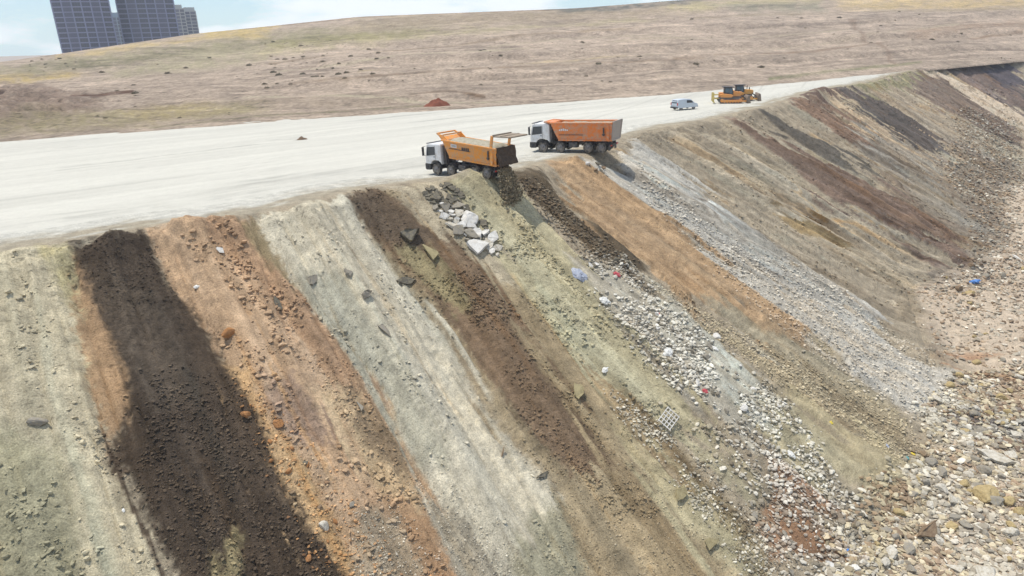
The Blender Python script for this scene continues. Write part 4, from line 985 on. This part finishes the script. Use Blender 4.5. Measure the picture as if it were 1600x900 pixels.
        if gate_open:
            pl = MB(); pl.box(4.25, 4.95, min(s * (hw - .08), s * (hw + .012)), max(s * (hw - .08), s * (hw + .012)), 1.12, 1.42); pp_ = pl.build('sign_plate', M_PL, sd)
            tx = MB()
            for k_ in range(5): tx.box(4.34 + k_ * .11, 4.41 + k_ * .11, min(s * (hw), s * (hw + .018)), max(s * (hw), s * (hw + .018)), 1.18, 1.36)
            tx.build('emblem', M_ST, pp_)
            tx = MB()
            for k_ in range(4): tx.box(2.75 + k_ * .24, 2.9 + k_ * .24, min(s * (hw - .06), s * (hw + .004)), max(s * (hw - .06), s * (hw + .004)), .98 + .0, 1.26)
            tx.build('lettering', M_CH, sd)
        else:
            tx = MB()
            for k_ in range(5): tx.box(4.2 + k_ * .2, 4.33 + k_ * .2, min(s * (hw - .06), s * (hw + .006)), max(s * (hw - .06), s * (hw + .006)), 1.05, 1.28 - .05 * abs(k_ - 2))
            tx.build('emblem', M_PL, sd)
    f = MB(); f.quads([(5.3, -(hw - .18), bb), (5.62, -(hw - .12), .75), (6.05, -hw + .02, bt), (5.97, -hw + .02, bt), (5.54, -(hw - .12), .75), (5.22, -(hw - .18), bb)],
                      [(5.3, (hw - .18), bb), (5.62, (hw - .12), .75), (6.05, hw - .02, bt), (5.97, hw - .02, bt), (5.54, (hw - .12), .75), (5.22, (hw - .18), bb)])
    f.build('front_panel', paintm, bed)
    fl_ = MB(); fl_.box(-.4, 5.3, -(hw - .18), hw - .18, bb - .02, bb + .05)
    for x in np.linspace(0, 5, 9): fl_.box(x, x + .1, -1.0, 1.0, bb - .14, bb - .02)
    for y in (-.4, .4): fl_.box(-.1, 5.0, y - .06, y + .06, bb - .18, bb - .03)
    fl_.build('floor_frame', paintm, bed)
    # cab protector: sloping frame in front of the bed top
    cp = MB()
    rise_ = .55 if gate_open else .12
    for s in (-1, 1):
        cp.bar((5.6, s * (hw - .03), bt + .02), (6.75, s * (hw - .08), bt + rise_), .10, .14)
        if gate_open: cp.quads([(5.2, s * (hw - .02), bt), (6.1, s * (hw - .02), bt), (6.75, s * (hw - .06), bt + rise_), (5.9, s * (hw - .02), bt + rise_ - .08)], [(5.2, s * (hw - .08), bt), (6.1, s * (hw - .08), bt), (6.75, s * (hw - .12), bt + rise_), (5.9, s * (hw - .08), bt + rise_ - .08)])
    cp.bar((6.75, -hw + .05, bt + rise_), (6.75, hw - .05, bt + rise_), .14, .12)
    if gate_open: cp.bar((5.95, -hw + .05, bt + rise_ - .05), (5.95, hw - .05, bt + rise_ - .05), .12, .12); cp.quads([(6.1, -hw + .08, bt), (6.1, hw - .08, bt), (6.45, hw - .08, bt + .25), (6.45, -hw + .08, bt + .25)], [(6.06, -hw + .08, bt + .03), (6.06, hw - .08, bt + .03), (6.41, hw - .08, bt + .28), (6.41, -hw + .08, bt + .28)])
    else: cp.quads([(6.0, -hw + .05, bt - .02), (6.0, hw - .05, bt - .02), (6.75, hw - .1, bt + rise_ - .02), (6.75, -hw + .1, bt + rise_ - .02)], [(6.0, -hw + .05, bt + .03), (6.0, hw - .05, bt + .03), (6.75, hw - .1, bt + rise_ + .04), (6.75, -hw + .1, bt + rise_ + .04)])
    cp.build('cab_guard', paintm, bed)
    load_mesh('load', bed, -.2, 5.7, hw - .09, bt - .18, .42 if gate_open else .16, M_LD, 3 if gate_open else 9)
    if gate_open:
        # dark earth sliding out of the open rear
        r_ = np.random.default_rng(4); n1, n2 = 18, 20
        yy, zz = np.meshgrid(np.linspace(-hw + .1, hw - .1, n1), np.linspace(0, 1, n2), indexing='ij')
        Zq = bb + .05 + zz * (bt - .1); Xq = -.45 - .5 * (1 - zz) ** 1.5 + .18 * fbm(yy * 3, zz * 4, 820, 4)
        i, j = np.meshgrid(np.arange(n1 - 1), np.arange(n2 - 1), indexing='ij'); a = (i * n2 + j).ravel()
        o = np_mesh('spilling_load', np.stack([Xq, yy, Zq], -1).reshape(-1, 3), np.stack([a, a + n2, a + n2 + 1, a + 1], 1), M_LR, None, True, bed)
        sm = o.modifiers.new('thick', 'SOLIDIFY'); sm.thickness = .3; sm.offset = 0
        tg = MB()
        tg.quads([(-.1, -hw, bt + .98), (-.1, hw, bt + .98), (-2.0, hw - .05, bt + 1.12), (-2.0, -hw + .05, bt + 1.12)], [(-.1, -hw, bt + 1.08), (-.1, hw, bt + 1.08), (-2.0, hw - .05, bt + 1.2), (-2.0, -hw + .05, bt + 1.2)])
        for x in (-.1, -1.0, -1.9): tg.bar((x, -hw, bt + 1.12), (x, hw, bt + 1.14), .1, .1)
        gt = tg.build('tailgate', M_TGD, bed); gt['label'] = 'dusty tailgate swung up level above the open rear'
        for s in (-1, 1):
            ar = MB(); ar.bar((.15, s * (hw - .02), bt - .1), (.0, s * (hw - .02), bt + 1.08), .14, .24); ar.build('gate_arm', paintm, bed, .01)
    else:
        tg = MB(); tg.quads([(-.42, -hw + .1, bb - .05), (-.42, hw - .1, bb - .05), (-.62, hw + .02, bt + .12), (-.62, -hw - .02, bt + .12)], [(-.30, -hw + .1, bb - .05), (-.30, hw - .1, bb - .05), (-.46, hw + .02, bt + .12), (-.46, -hw - .02, bt + .12)])
        for y in (-hw + .1, hw - .1): tg.bar((-.44, y, bb), (-.64, y * 1.08, bt + .12), .14, .10)
        for t_ in (0.0, 1.0): tg.bar((-.44 - .2 * t_, -hw + .1, bb + t_ * bt), (-.44 - .2 * t_, hw - .1, bb + t_ * bt), .10, .12)
        tg.build('tailgate', M_ST, bed)
    # hoist and tail lamps
    hc = MB(); hc.cyl((1.75, 0, .95), (1.85, 0, 2.2 + tip * 4), .11, 12); hc.build('hoist_cylinder', M_CH, root)
    for s in (-1, 1):
        tl = MB(); tl.box(-4.26, -4.2, min(s * .7, s * 1.1), max(s * .7, s * 1.1), .64, .76); tl.build('tail_lamp', M_RL, root)
        mf = MB(); mf.box(-4.05, -4.02, min(s * .6, s * 1.2), max(s * .6, s * 1.2), .2, .68); mf.build('mud_flap', M_BK, root)
    return root

def face_rot(px, py, theta):
    """heading for a vehicle whose front points to photo-left, turned theta degrees away from the viewer"""
    return math.radians(180 - theta)

p1 = hit(733, 276, 0.05); p2 = hit(898, 237, 0.05)
dump_truck((p1[0], p1[1], 0.22), math.radians(180 - 40), math.radians(-2.2) * -1, 'yellow-orange dump truck tipping earth with its tailgate swung up', M_OR, math.radians(5), True, 1.42, .86)
dump_truck((p2[0], p2[1], 0.14), math.radians(180 - 27), math.radians(1.8), 'red-orange loaded dump truck with its tailgate shut, behind the tipping one', M_RO, 0, False, 1.6, .93)
# earth falling from the tipping truck
bp_ = hit(806, 272, 0.4)
n = 3800
q = rng.random(n); a_ = math.radians(-40)
fx = np.array([math.cos(a_), math.sin(a_)])
lat = np.clip(rng.normal(size=n), -2.2, 2.2) * (.36 + .2 * q); out_ = -.1 + q * .35 + rng.normal(size=n) * .12
base = p1[:2] + fx * 3.8
q = q ** .7; out_ = -.15 + q * .9 + rng.normal(size=n) * .22 * q
gx_, gy_ = base[0] + fx[0] * out_ - fx[1] * lat, base[1] + fx[1] * out_ + fx[0] * lat
sub = P[::3, :300:4].reshape(-1, 3); sub = sub[(np.abs(sub[:, 0] - base[0]) < 5) & (np.abs(sub[:, 1] - base[1]) < 5)]
gz_ = np.array([sub[np.argmin((sub[:, 0] - a1) ** 2 + (sub[:, 1] - b1) ** 2), 2] for a1, b1 in zip(gx_, gy_)])
pos = np.c_[gx_, gy_, gz_ + (1.1 - gz_) * (1 - q) + .05]
s_ = .015 + .11 * rng.random(n) ** 3
Vv = np.einsum('nij,nkj->nki', rand_rot(n), np.array(SHAPES)[rng.integers(0, 24, n)] * s_[:, None, None]) + pos[:, None]
cc = np.repeat(lin((150, 136, 110)) * .9 * rng.uniform(.6, 1.1, (n, 1)), 12, 0)
tag(np_mesh('falling_earth', Vv.reshape(-1, 3), (SF[None] + (np.arange(n) * 12)[:, None, None]).reshape(-1, 3), mat_stone, cc, False), 'earth pouring from the open rear of the tipping dump truck', 'earth', kind='stuff')

M_YE = paint('machine_yellow', (.72, .33, .04), .5, 0, .3)
M_YG = paint('faded_yellow', (.62, .48, .12), .6, 0, .3)
M_OB = paint('machine_orange', (.72, .28, .045), .5, 0, .25)
def bulldozer(loc, yaw, label, hood, ripper=True):
    root = empty('bulldozer', loc, (0, 0, yaw), label, 'bulldozer', 'bulldozers parked on the plateau')
    root.scale = (.74, .74, .74)
    for s in (-1, 1):
        t = MB(); pts = []
        prof = [(2.1, .25), (2.35, .5), (2.3, .85), (1.9, 1.0), (-1.3, 1.15), (-2.0, 1.25), (-2.5, 1.0), (-2.55, .6), (-2.2, .12), (-1.9, 0), (1.7, 0)]
        t.prism(prof, s * .85, s * 1.45); tk = t.build('track', M_ST if False else M_CH, root, .03)
        sh = MB()
        for k_ in range(24): x = -1.9 + k_ * .155; sh.box(x, x + .06, min(s * .83, s * 1.47), max(s * .83, s * 1.47), -.05, .03)
        for k_ in range(22): x = -1.9 + k_ * .17; z_ = 1.0 + (1.9 - x) * .045; sh.box(x, x + .06, min(s * .83, s * 1.47), max(s * .83, s * 1.47), z_ - .02, z_ + .05)
        sh.build('track_shoes', M_ST, tk)
        fr = MB(); fr.box(-1.7, 1.6, min(s * 1.46, s * 1.5), max(s * 1.46, s * 1.5), .3, .75)
        for x in (-1.9, 1.75): fr.cyl((x, s * 1.44, .6), (x, s * 1.52, .6), .36, 18)
        for k_ in range(6): fr.cyl((-1.4 + k_ * .55, s * 1.44, .25), (-1.4 + k_ * .55, s * 1.52, .25), .14, 12)
        fr.build('track_frame', hood, root)
        ar = MB(); ar.bar((-.2, s * 1.62, .5), (2.9, s * 1.62, .45), .16, .3); ar.build('push_arm', hood, root)
        ha = MB(); ha.cyl((1.9, s * .62, 1.6), (2.9, s * .7, .9), .08, 12); ha.build('blade_cylinder', M_CH, root)
    b = MB(); b.box(-2.3, 2.0, -.82, .82, .6, 1.35); b.build('main_frame', M_CH, root)
    h = MB(); h.prism([(.35, 1.3), (2.15, 1.3), (2.2, 2.05), (2.1, 2.2), (.35, 2.35)], -.62, .62); hd = h.build('hood', hood, root, .05)
    g = MB()
    for z_ in (1.4, 1.55, 1.7, 1.85): g.box(2.17, 2.24, -.5, .5, z_, z_ + .08)
    g.build('grille', M_BK, hd)
    f = MB()
    for s in (-1, 1): f.prism([(-2.2, 1.2), (-.0, 1.2), (.3, 1.5), (.1, 1.75), (-1.7, 1.95), (-2.3, 1.8)], s * .7, s * 1.4)
    f.build('fender', hood, root, .05)
    tk = MB(); tk.box(-2.45, -1.6, -.65, .65, 1.2, 2.15); tk.build('fuel_tank', hood, root, .06)
    cb = MB(); cb.prism([(-1.5, 1.6), (.25, 1.6), (.32, 2.2), (.1, 3.1), (-1.4, 3.1)], -.72, .72); cab = cb.build('cab', M_BK, root, .04)
    for s in (-1, 1):
        w = MB(); w.prism([(-1.3, 2.1), (-.55, 2.1), (-.55, 2.95), (-1.28, 2.95)], s * .725, s * .74); w.prism([(-.45, 1.9), (.15, 1.9), (.05, 2.95), (-.45, 2.95)], s * .725, s * .74); w.build('side_window', M_GLB, cab)
    w = MB(); w.box(-1.52, -1.50, -.55, .55, 2.2, 2.95); w.build('rear_window', M_GLB, cab)
    rf = MB(); rf.box(-1.8, .45, -.88, .88, 3.12, 3.26); rf.build('roof', M_BK, cab, .04)
    ex = MB(); ex.cyl((1.0, .3, 2.2), (1.0, .3, 3.1), .08, 12); ex.cyl((1.4, -.2, 2.2), (1.4, -.2, 2.7), .11, 12); ex.build('exhaust', M_BK, root)
    bl = MB(); pts = []
    for k_ in range(8):
        t_ = k_ / 7; pts.append((3.05 + .35 * (2 * t_ - 1) ** 2, .02 + 1.5 * t_))
    bl.prism(pts + [(x - .12, z_) for x, z_ in pts[::-1]], -1.95, 1.95)
    for s in (-1, 1): bl.prism([(3.0, .02), (3.75, .02), (3.5, 1.4), (3.1, 1.5)], s * 1.95, s * 1.88)
    bl.build('blade', M_BD, root)
    if ripper:
        r_ = MB()
        for s in (-1, 1):
            r_.bar((-2.4, s * .5, 1.0), (-3.3, s * .5, .95), .16, .2); r_.bar((-2.4, s * .45, 1.7), (-3.4, s * .45, 1.7), .14, .16)
        r_.box(-3.7, -3.3, -1.0, 1.0, .85, 1.25); r_.build('ripper_frame', M_YG, root, .02)
        for y in (-.75, 0, .75):
            q_ = MB(); q_.prism([(-3.8, 2.1), (-3.45, 2.15), (-3.4, .5), (-3.2, .1), (-3.35, .05), (-3.75, .45)], y - .08, y + .08); q_.build('ripper_shank', M_YG, root)
    return root
M_BD = paint('dirty_blade', (.17, .12, .085), .7, .1, .3)
M_GLB = paint('blue_glass', (.06, .12, .16), .1, 0, .05, .6)
pd1 = hit(1140, 161, 0); pd2 = hit(1166, 156, 0)
bulldozer((pd1[0] + .1, pd1[1], .02), math.radians(-8), 'orange bulldozer with a rear ripper, nearer of the two side by side', M_OB)
pd2 = pd1 + np.array([2.9, 3.4, 0])
bulldozer((pd2[0], pd2[1], .02), math.radians(-8), 'bulldozer standing just behind the nearer one, its cab further right', M_YE, True)

def van(loc, yaw):
    root = empty('small_van', loc, (0, 0, yaw), 'pale grey small van parked beside the bulldozers', 'van')
    root.scale = (.88, .88, .80)
    b = MB()
    prof = [(-2.1, .35), (-2.15, .9), (-2.1, 1.45), (-1.95, 1.78), (-1.0, 1.85), (.4, 1.80), (.75, 1.68), (1.35, 1.15), (1.95, .98), (2.1, .75), (2.1, .35)]
    for s in (0,):
        top = [(x, z_) for x, z_ in prof]
        b.quads([(x, -.86 + (.12 if z_ > 1.3 else 0), z_) for x, z_ in top], [(x, .86 - (.12 if z_ > 1.3 else 0), z_) for x, z_ in top])
    M = paint('pale_van_paint', (.50, .55, .60), .3, 0, .12)
    body = b.build('body', M, root, .05)
    for s in (-1, 1):
        w = MB(); w.prism([(-.25, 1.18), (1.1, 1.15), (.68, 1.58), (-.25, 1.66)], s * .80, s * .875); w.build('side_window', M_GL, body)
        for x in (-1.35, 1.3): wheel(root, x, s * .84, .31, .2)
        h = MB(); h.box(1.98, 2.12, min(s * .5, s * .8), max(s * .5, s * .8), .72, .86); h.build('headlight', M_HL, root)
        t = MB(); t.box(-2.18, -2.10, min(s * .7, s * .84), max(s * .7, s * .84), .85, 1.3); t.build('tail_lamp', M_RL, root)
    w = MB(); w.quads([(-2.16, -.62, 1.2), (-2.16, .62, 1.2), (-2.03, .58, 1.66), (-2.03, -.58, 1.66)], [(-2.12, -.62, 1.2), (-2.12, .62, 1.2), (-1.98, .58, 1.66), (-1.98, -.58, 1.66)]); w.build('rear_window', M_GL, body)
    w = MB(); w.quads([(.78, -.66, 1.69), (1.36, -.74, 1.2), (1.36, .74, 1.2), (.78, .66, 1.69)], [(.74, -.66, 1.66), (1.32, -.74, 1.15), (1.32, .74, 1.15), (.74, .66, 1.66)]); w.build('windscreen', M_GL, body)
    for x0, x1 in ((2.05, 2.2), (-2.25, -2.08)):
        u = MB(); u.box(x0, x1, -.84, .84, .32, .58); u.build('bumper', M_BK, root, .03)
pv = hit(1069, 171, 0)
van((pv[0], pv[1], .03), math.radians(28))

# red earth heap and small dark heaps on the plateau
def heap(name, px, py, r, h, mat, label, asp=.6):
    nn = 26; A, B = np.meshgrid(np.linspace(-1, 1, nn), np.linspace(-1, 1, nn), indexing='ij'); rr = np.hypot(A, B)
    Z = h * np.clip(1 - rr ** 1.5, 0, 1) * (1 + .5 * fbm(A * 3 + px, B * 3, 900, 4)) - .05
    V_ = np.stack([A * r, B * r * asp, Z], -1).reshape(-1, 3); i, j = np.meshgrid(np.arange(nn - 1), np.arange(nn - 1), indexing='ij'); a = (i * nn + j).ravel()
    o = np_mesh(name, V_, np.stack([a, a + nn, a + nn + 1, a + 1], 1), mat); p = hit(px, py, 0); o.location = (p[0], p[1], .0); o.rotation_euler = (0, 0, .5)
    tag(o, label, 'earth heap'); return o
M_RE = paint('red_earth', tuple(lin((150, 92, 72)) * .7), .95, 0, .4, .1, tuple(lin((110, 70, 58)) * .7), 2, .8)
M_DE = paint('brown_earth', tuple(lin((140, 118, 98)) * .7), .95, 0, .4, .1, tuple(lin((100, 84, 70)) * .7), 2, .8)
heap('earth_heap', 683, 167, 2.6, 1.3, M_RE, 'small red earth heap on the far edge of the plateau')
heap('earth_heap', 472, 218, .7, .35, M_DE, 'tiny dark heap alone on the white plateau')

# ------------------------------------------------------------------ shrubs on the hillside
def shrub_mesh(seed):
    r = np.random.default_rng(seed); n_ = 260; d = r.normal(size=(n_, 3)); d /= np.linalg.norm(d, axis=1)[:, None]; d[:, 2] = np.abs(d[:, 2])
    p = d * (r.random((n_, 1)) ** .4) * np.array([1, 1, .7]) * (1 + .3 * fbm(d[:, 0] * 3 + seed, d[:, 1] * 3, 950, 2))[:, None]
    tri = r.normal(size=(n_, 3, 3)) * .13; Vv = (p[:, None] + tri).reshape(-1, 3); F = np.arange(n_ * 3).reshape(-1, 3)
    me = bpy.data.meshes.new('shrub'); me.from_pydata(Vv.tolist(), [], F.tolist()); me.materials.append(M_SH[seed % 2]); me.update(); return me
M_SH = [paint('shrub_leaves', (.17, .15, .10), .9, 0, .3, .1, (.22, .19, .12)), paint('dry_shrub', (.24, .20, .14), .9, 0, .3, .1, (.2, .17, .1))]
SM = [shrub_mesh(s) for s in range(6)]
cnt = 0
HZONES = [((400, 560), (62, 140), 62, 'shrub on the bare hillside left of the red heap'), ((560, 1000), (60, 135), 60, 'shrub on the bare hillside above the trucks'), ((1000, 1600), (20, 110), 45, 'shrub on the bare hillside above the bulldozers'), ((150, 400), (80, 190), 22, 'shrub on the hillside below the towers'), ((0, 120), (92, 112), 16, 'dark shrub near the skyline left of the towers')]
for (xr, yr, n_, lb) in HZONES:
    c_ = 0
    while c_ < n_:
        px, py = rng.uniform(*xr), rng.uniform(*yr)
        yt, yb = np.interp(px, hx, ys) + 4, np.interp(px, hx, ye) - 6
        if not (yt < py < yb): continue
        p = hill_pt(px, py); s = .2 + .42 * rng.random() ** 2.5; s = s * (1.0 + np.hypot(p[0], p[1]) / 400)
        o = bpy.data.objects.new('shrub', SM[rng.integers(0, 6)]); COL.objects.link(o); o.location = p - np.array([0, 0, .1]); o.scale = (s, s, s * .9); o.rotation_euler = (0, 0, rng.uniform(0, 6))
        tag(o, 'small dark ' + lb, 'shrub', lb.replace('shrub', 'shrubs')); c_ += 1
# green weeds on the far crest
for px in np.linspace(1500, 1585, 12):
    i_, j_ = idx_at(px, 97 - 0.02 * (px - 1500)); p = P[i_, j_]; s = rng.uniform(.8, 1.6)
    o = bpy.data.objects.new('weed', SM[2]); COL.objects.link(o); o.location = p; o.scale = (s, s, s * .7); o.rotation_euler = (0, 0, rng.uniform(0, 6)); tag(o, 'low green weed on the crest at the far right', 'weed', 'weeds on the far crest')

# ------------------------------------------------------------------ towers
M_TW = paint('tower_render', (.20, .22, .35), .8, 0, .15, .2, (.3, .3, .34), .2)
M_TB = paint('tower_render_blue', (.22, .29, .36), .8, 0, .15, .2, (.2, .24, .3), .2)
M_TG = paint('tower_render_grey', (.38, .39, .37), .8, 0, .15, .2, (.3, .3, .3), .2)
M_TWIN = paint('tower_glazing', (.02, .022, .07), .3, 0, .1, .4)
def tower(px, pyb, dist, width, depth, floors, bays, yaw, mw, label, vis_floors, bow=4.0, fh=3.05, zb=None):
    r = ray(px, pyb); s = dist / math.hypot(r[0], r[1]); p = r * s + np.array([0, 0, CAM_H])
    z0 = p[2] - 4 * fh; H_ = floors * fh
    root = empty('apartment_tower', (p[0], p[1], z0), (0, 0, yaw), label, 'tower block', 'apartment towers on the skyline')
    xs = np.linspace(-width / 2, width / 2, bays + 1); yf = lambda x: -depth / 2 - bow * (1 - (2 * x / width) ** 2)
    front = [(x, yf(x)) for x in xs]; back = [(-x, -yf(x)) for x in xs]
    plan = front + back
    b = MB(); b.quads([(x, y, 0) for x, y in plan], [(x, y, H_) for x, y in plan]); b.build('core_wall', M_TWIN, root)
    fr = MB()
    sides = [(plan[i], plan[(i + 1) % len(plan)]) for i in range(len(plan))]
    # piers and floor bands, proud of the glazing
    for (a, c) in sides:
        fr.bar((a[0], a[1], H_ / 2 - .01), (a[0], a[1], H_ / 2 + .01), .01, .01)
        v0 = MB
        fr.box(a[0] - .38, a[0] + .38, a[1] - .38, a[1] + .38, 0, H_ + .6)
    for k_ in range(floors + 1):
        z_ = k_ * fh
        for (a, c) in sides:
            fr.bar((a[0], a[1], z_), (c[0], c[1], z_), .55, .62)
    fr.build('wall', mw, root)
    rf = MB(); rf.quads([(x * .995, y * .995, H_ + .3) for x, y in plan], [(x * .995, y * .995, H_ + .8) for x, y in plan]); rf.box(-5, 5, -4, 4, H_ + .8, H_ + 4); rf.build('roof', mw, root)
    # glazed bays that the photograph shows: each a window of its own, with a mullion
    stuff = MB(); ns = 0; cnt_ = 0
    for k_ in range(floors):
        for bi in range(len(sides)):
            (a, c) = sides[bi]
            ux, uy = c[0] - a[0], c[1] - a[1]; ln_ = math.hypot(ux, uy); ux /= ln_; uy /= ln_; nx_, ny_ = uy, -ux
            z_ = k_ * fh + .5
            tgt = stuff; own = bi < bays and 4 <= k_ < 4 + vis_floors and cnt_ < 98
            if own: tgt = MB()
            segs = [(.09, .36), (.40, .62), (.66, .91)] if own or bi < bays else [(.12, .88)]
            for f0, f1 in segs:
                A = (a[0] + ux * ln_ * f0 + nx_ * .12, a[1] + uy * ln_ * f0 + ny_ * .12); B = (a[0] + ux * ln_ * f1 + nx_ * .12, a[1] + uy * ln_ * f1 + ny_ * .12)
                tgt.bar((A[0], A[1], z_ + 1.0), (B[0], B[1], z_ + 1.0), .12, 2.1)
            if own:
                tgt.build('window', M_TWIN2[cnt_ % 3], root); cnt_ += 1
            else: ns += 1
    o = stuff.build('window_grid', M_TWIN2[0], root); o['kind'] = 'stuff'
    return root
M_TWIN2 = [paint('window_glass', (.012, .014, .06), .25, 0, .1, .5), paint('window_glass_curtained', (.03, .034, .09), .35, 0, .1, .5), paint('window_glass_dark', (.01, .012, .045), .2, 0, .1, .5)]
tower(142, 82, 560, 32, 22, 38, 6, math.radians(31), M_TW, 'leftmost tall tower block with a curved gridded front', 14)
tower(238, 66, 575, 35, 22, 38, 6, math.radians(27), M_TW, 'second tall tower block, right of the leftmost one', 14)
tower(187, 72, 760, 11, 12, 12, 3, math.radians(28), M_TB, 'lower bluish tower seen between the two tall ones', 14, 1.0)
tower(283, 56, 800, 13, 14, 12, 3, math.radians(26), M_TG, 'short greenish grey tower touching the second tall one', 12, 1.0)
tower(302, 53, 830, 11, 14, 11, 2, math.radians(24), M_TG, 'shortest tower at the right end of the group', 12, 1.0)

# ------------------------------------------------------------------ haze
hm = bpy.data.materials.new('haze'); hm.use_nodes = True
hn = hm.node_tree.nodes; hn.remove(hn['Principled BSDF'])
pv_ = hn.new('ShaderNodeVolumePrincipled'); pv_.inputs['Density'].default_value = 0.00038; pv_.inputs['Color'].default_value = (.88, .93, 1, 1); pv_.inputs['Anisotropy'].default_value = 0.2
hm.node_tree.links.new(pv_.outputs['Volume'], hn['Material Output'].inputs['Volume'])
HAZE = True
if HAZE:
    h_ = MB(); h_.box(-1400, 1400, -250, 1400, -140, 160); ho = h_.build('haze', hm); tag(ho, 'pale haze over the hillside and towers', 'haze', kind='stuff')
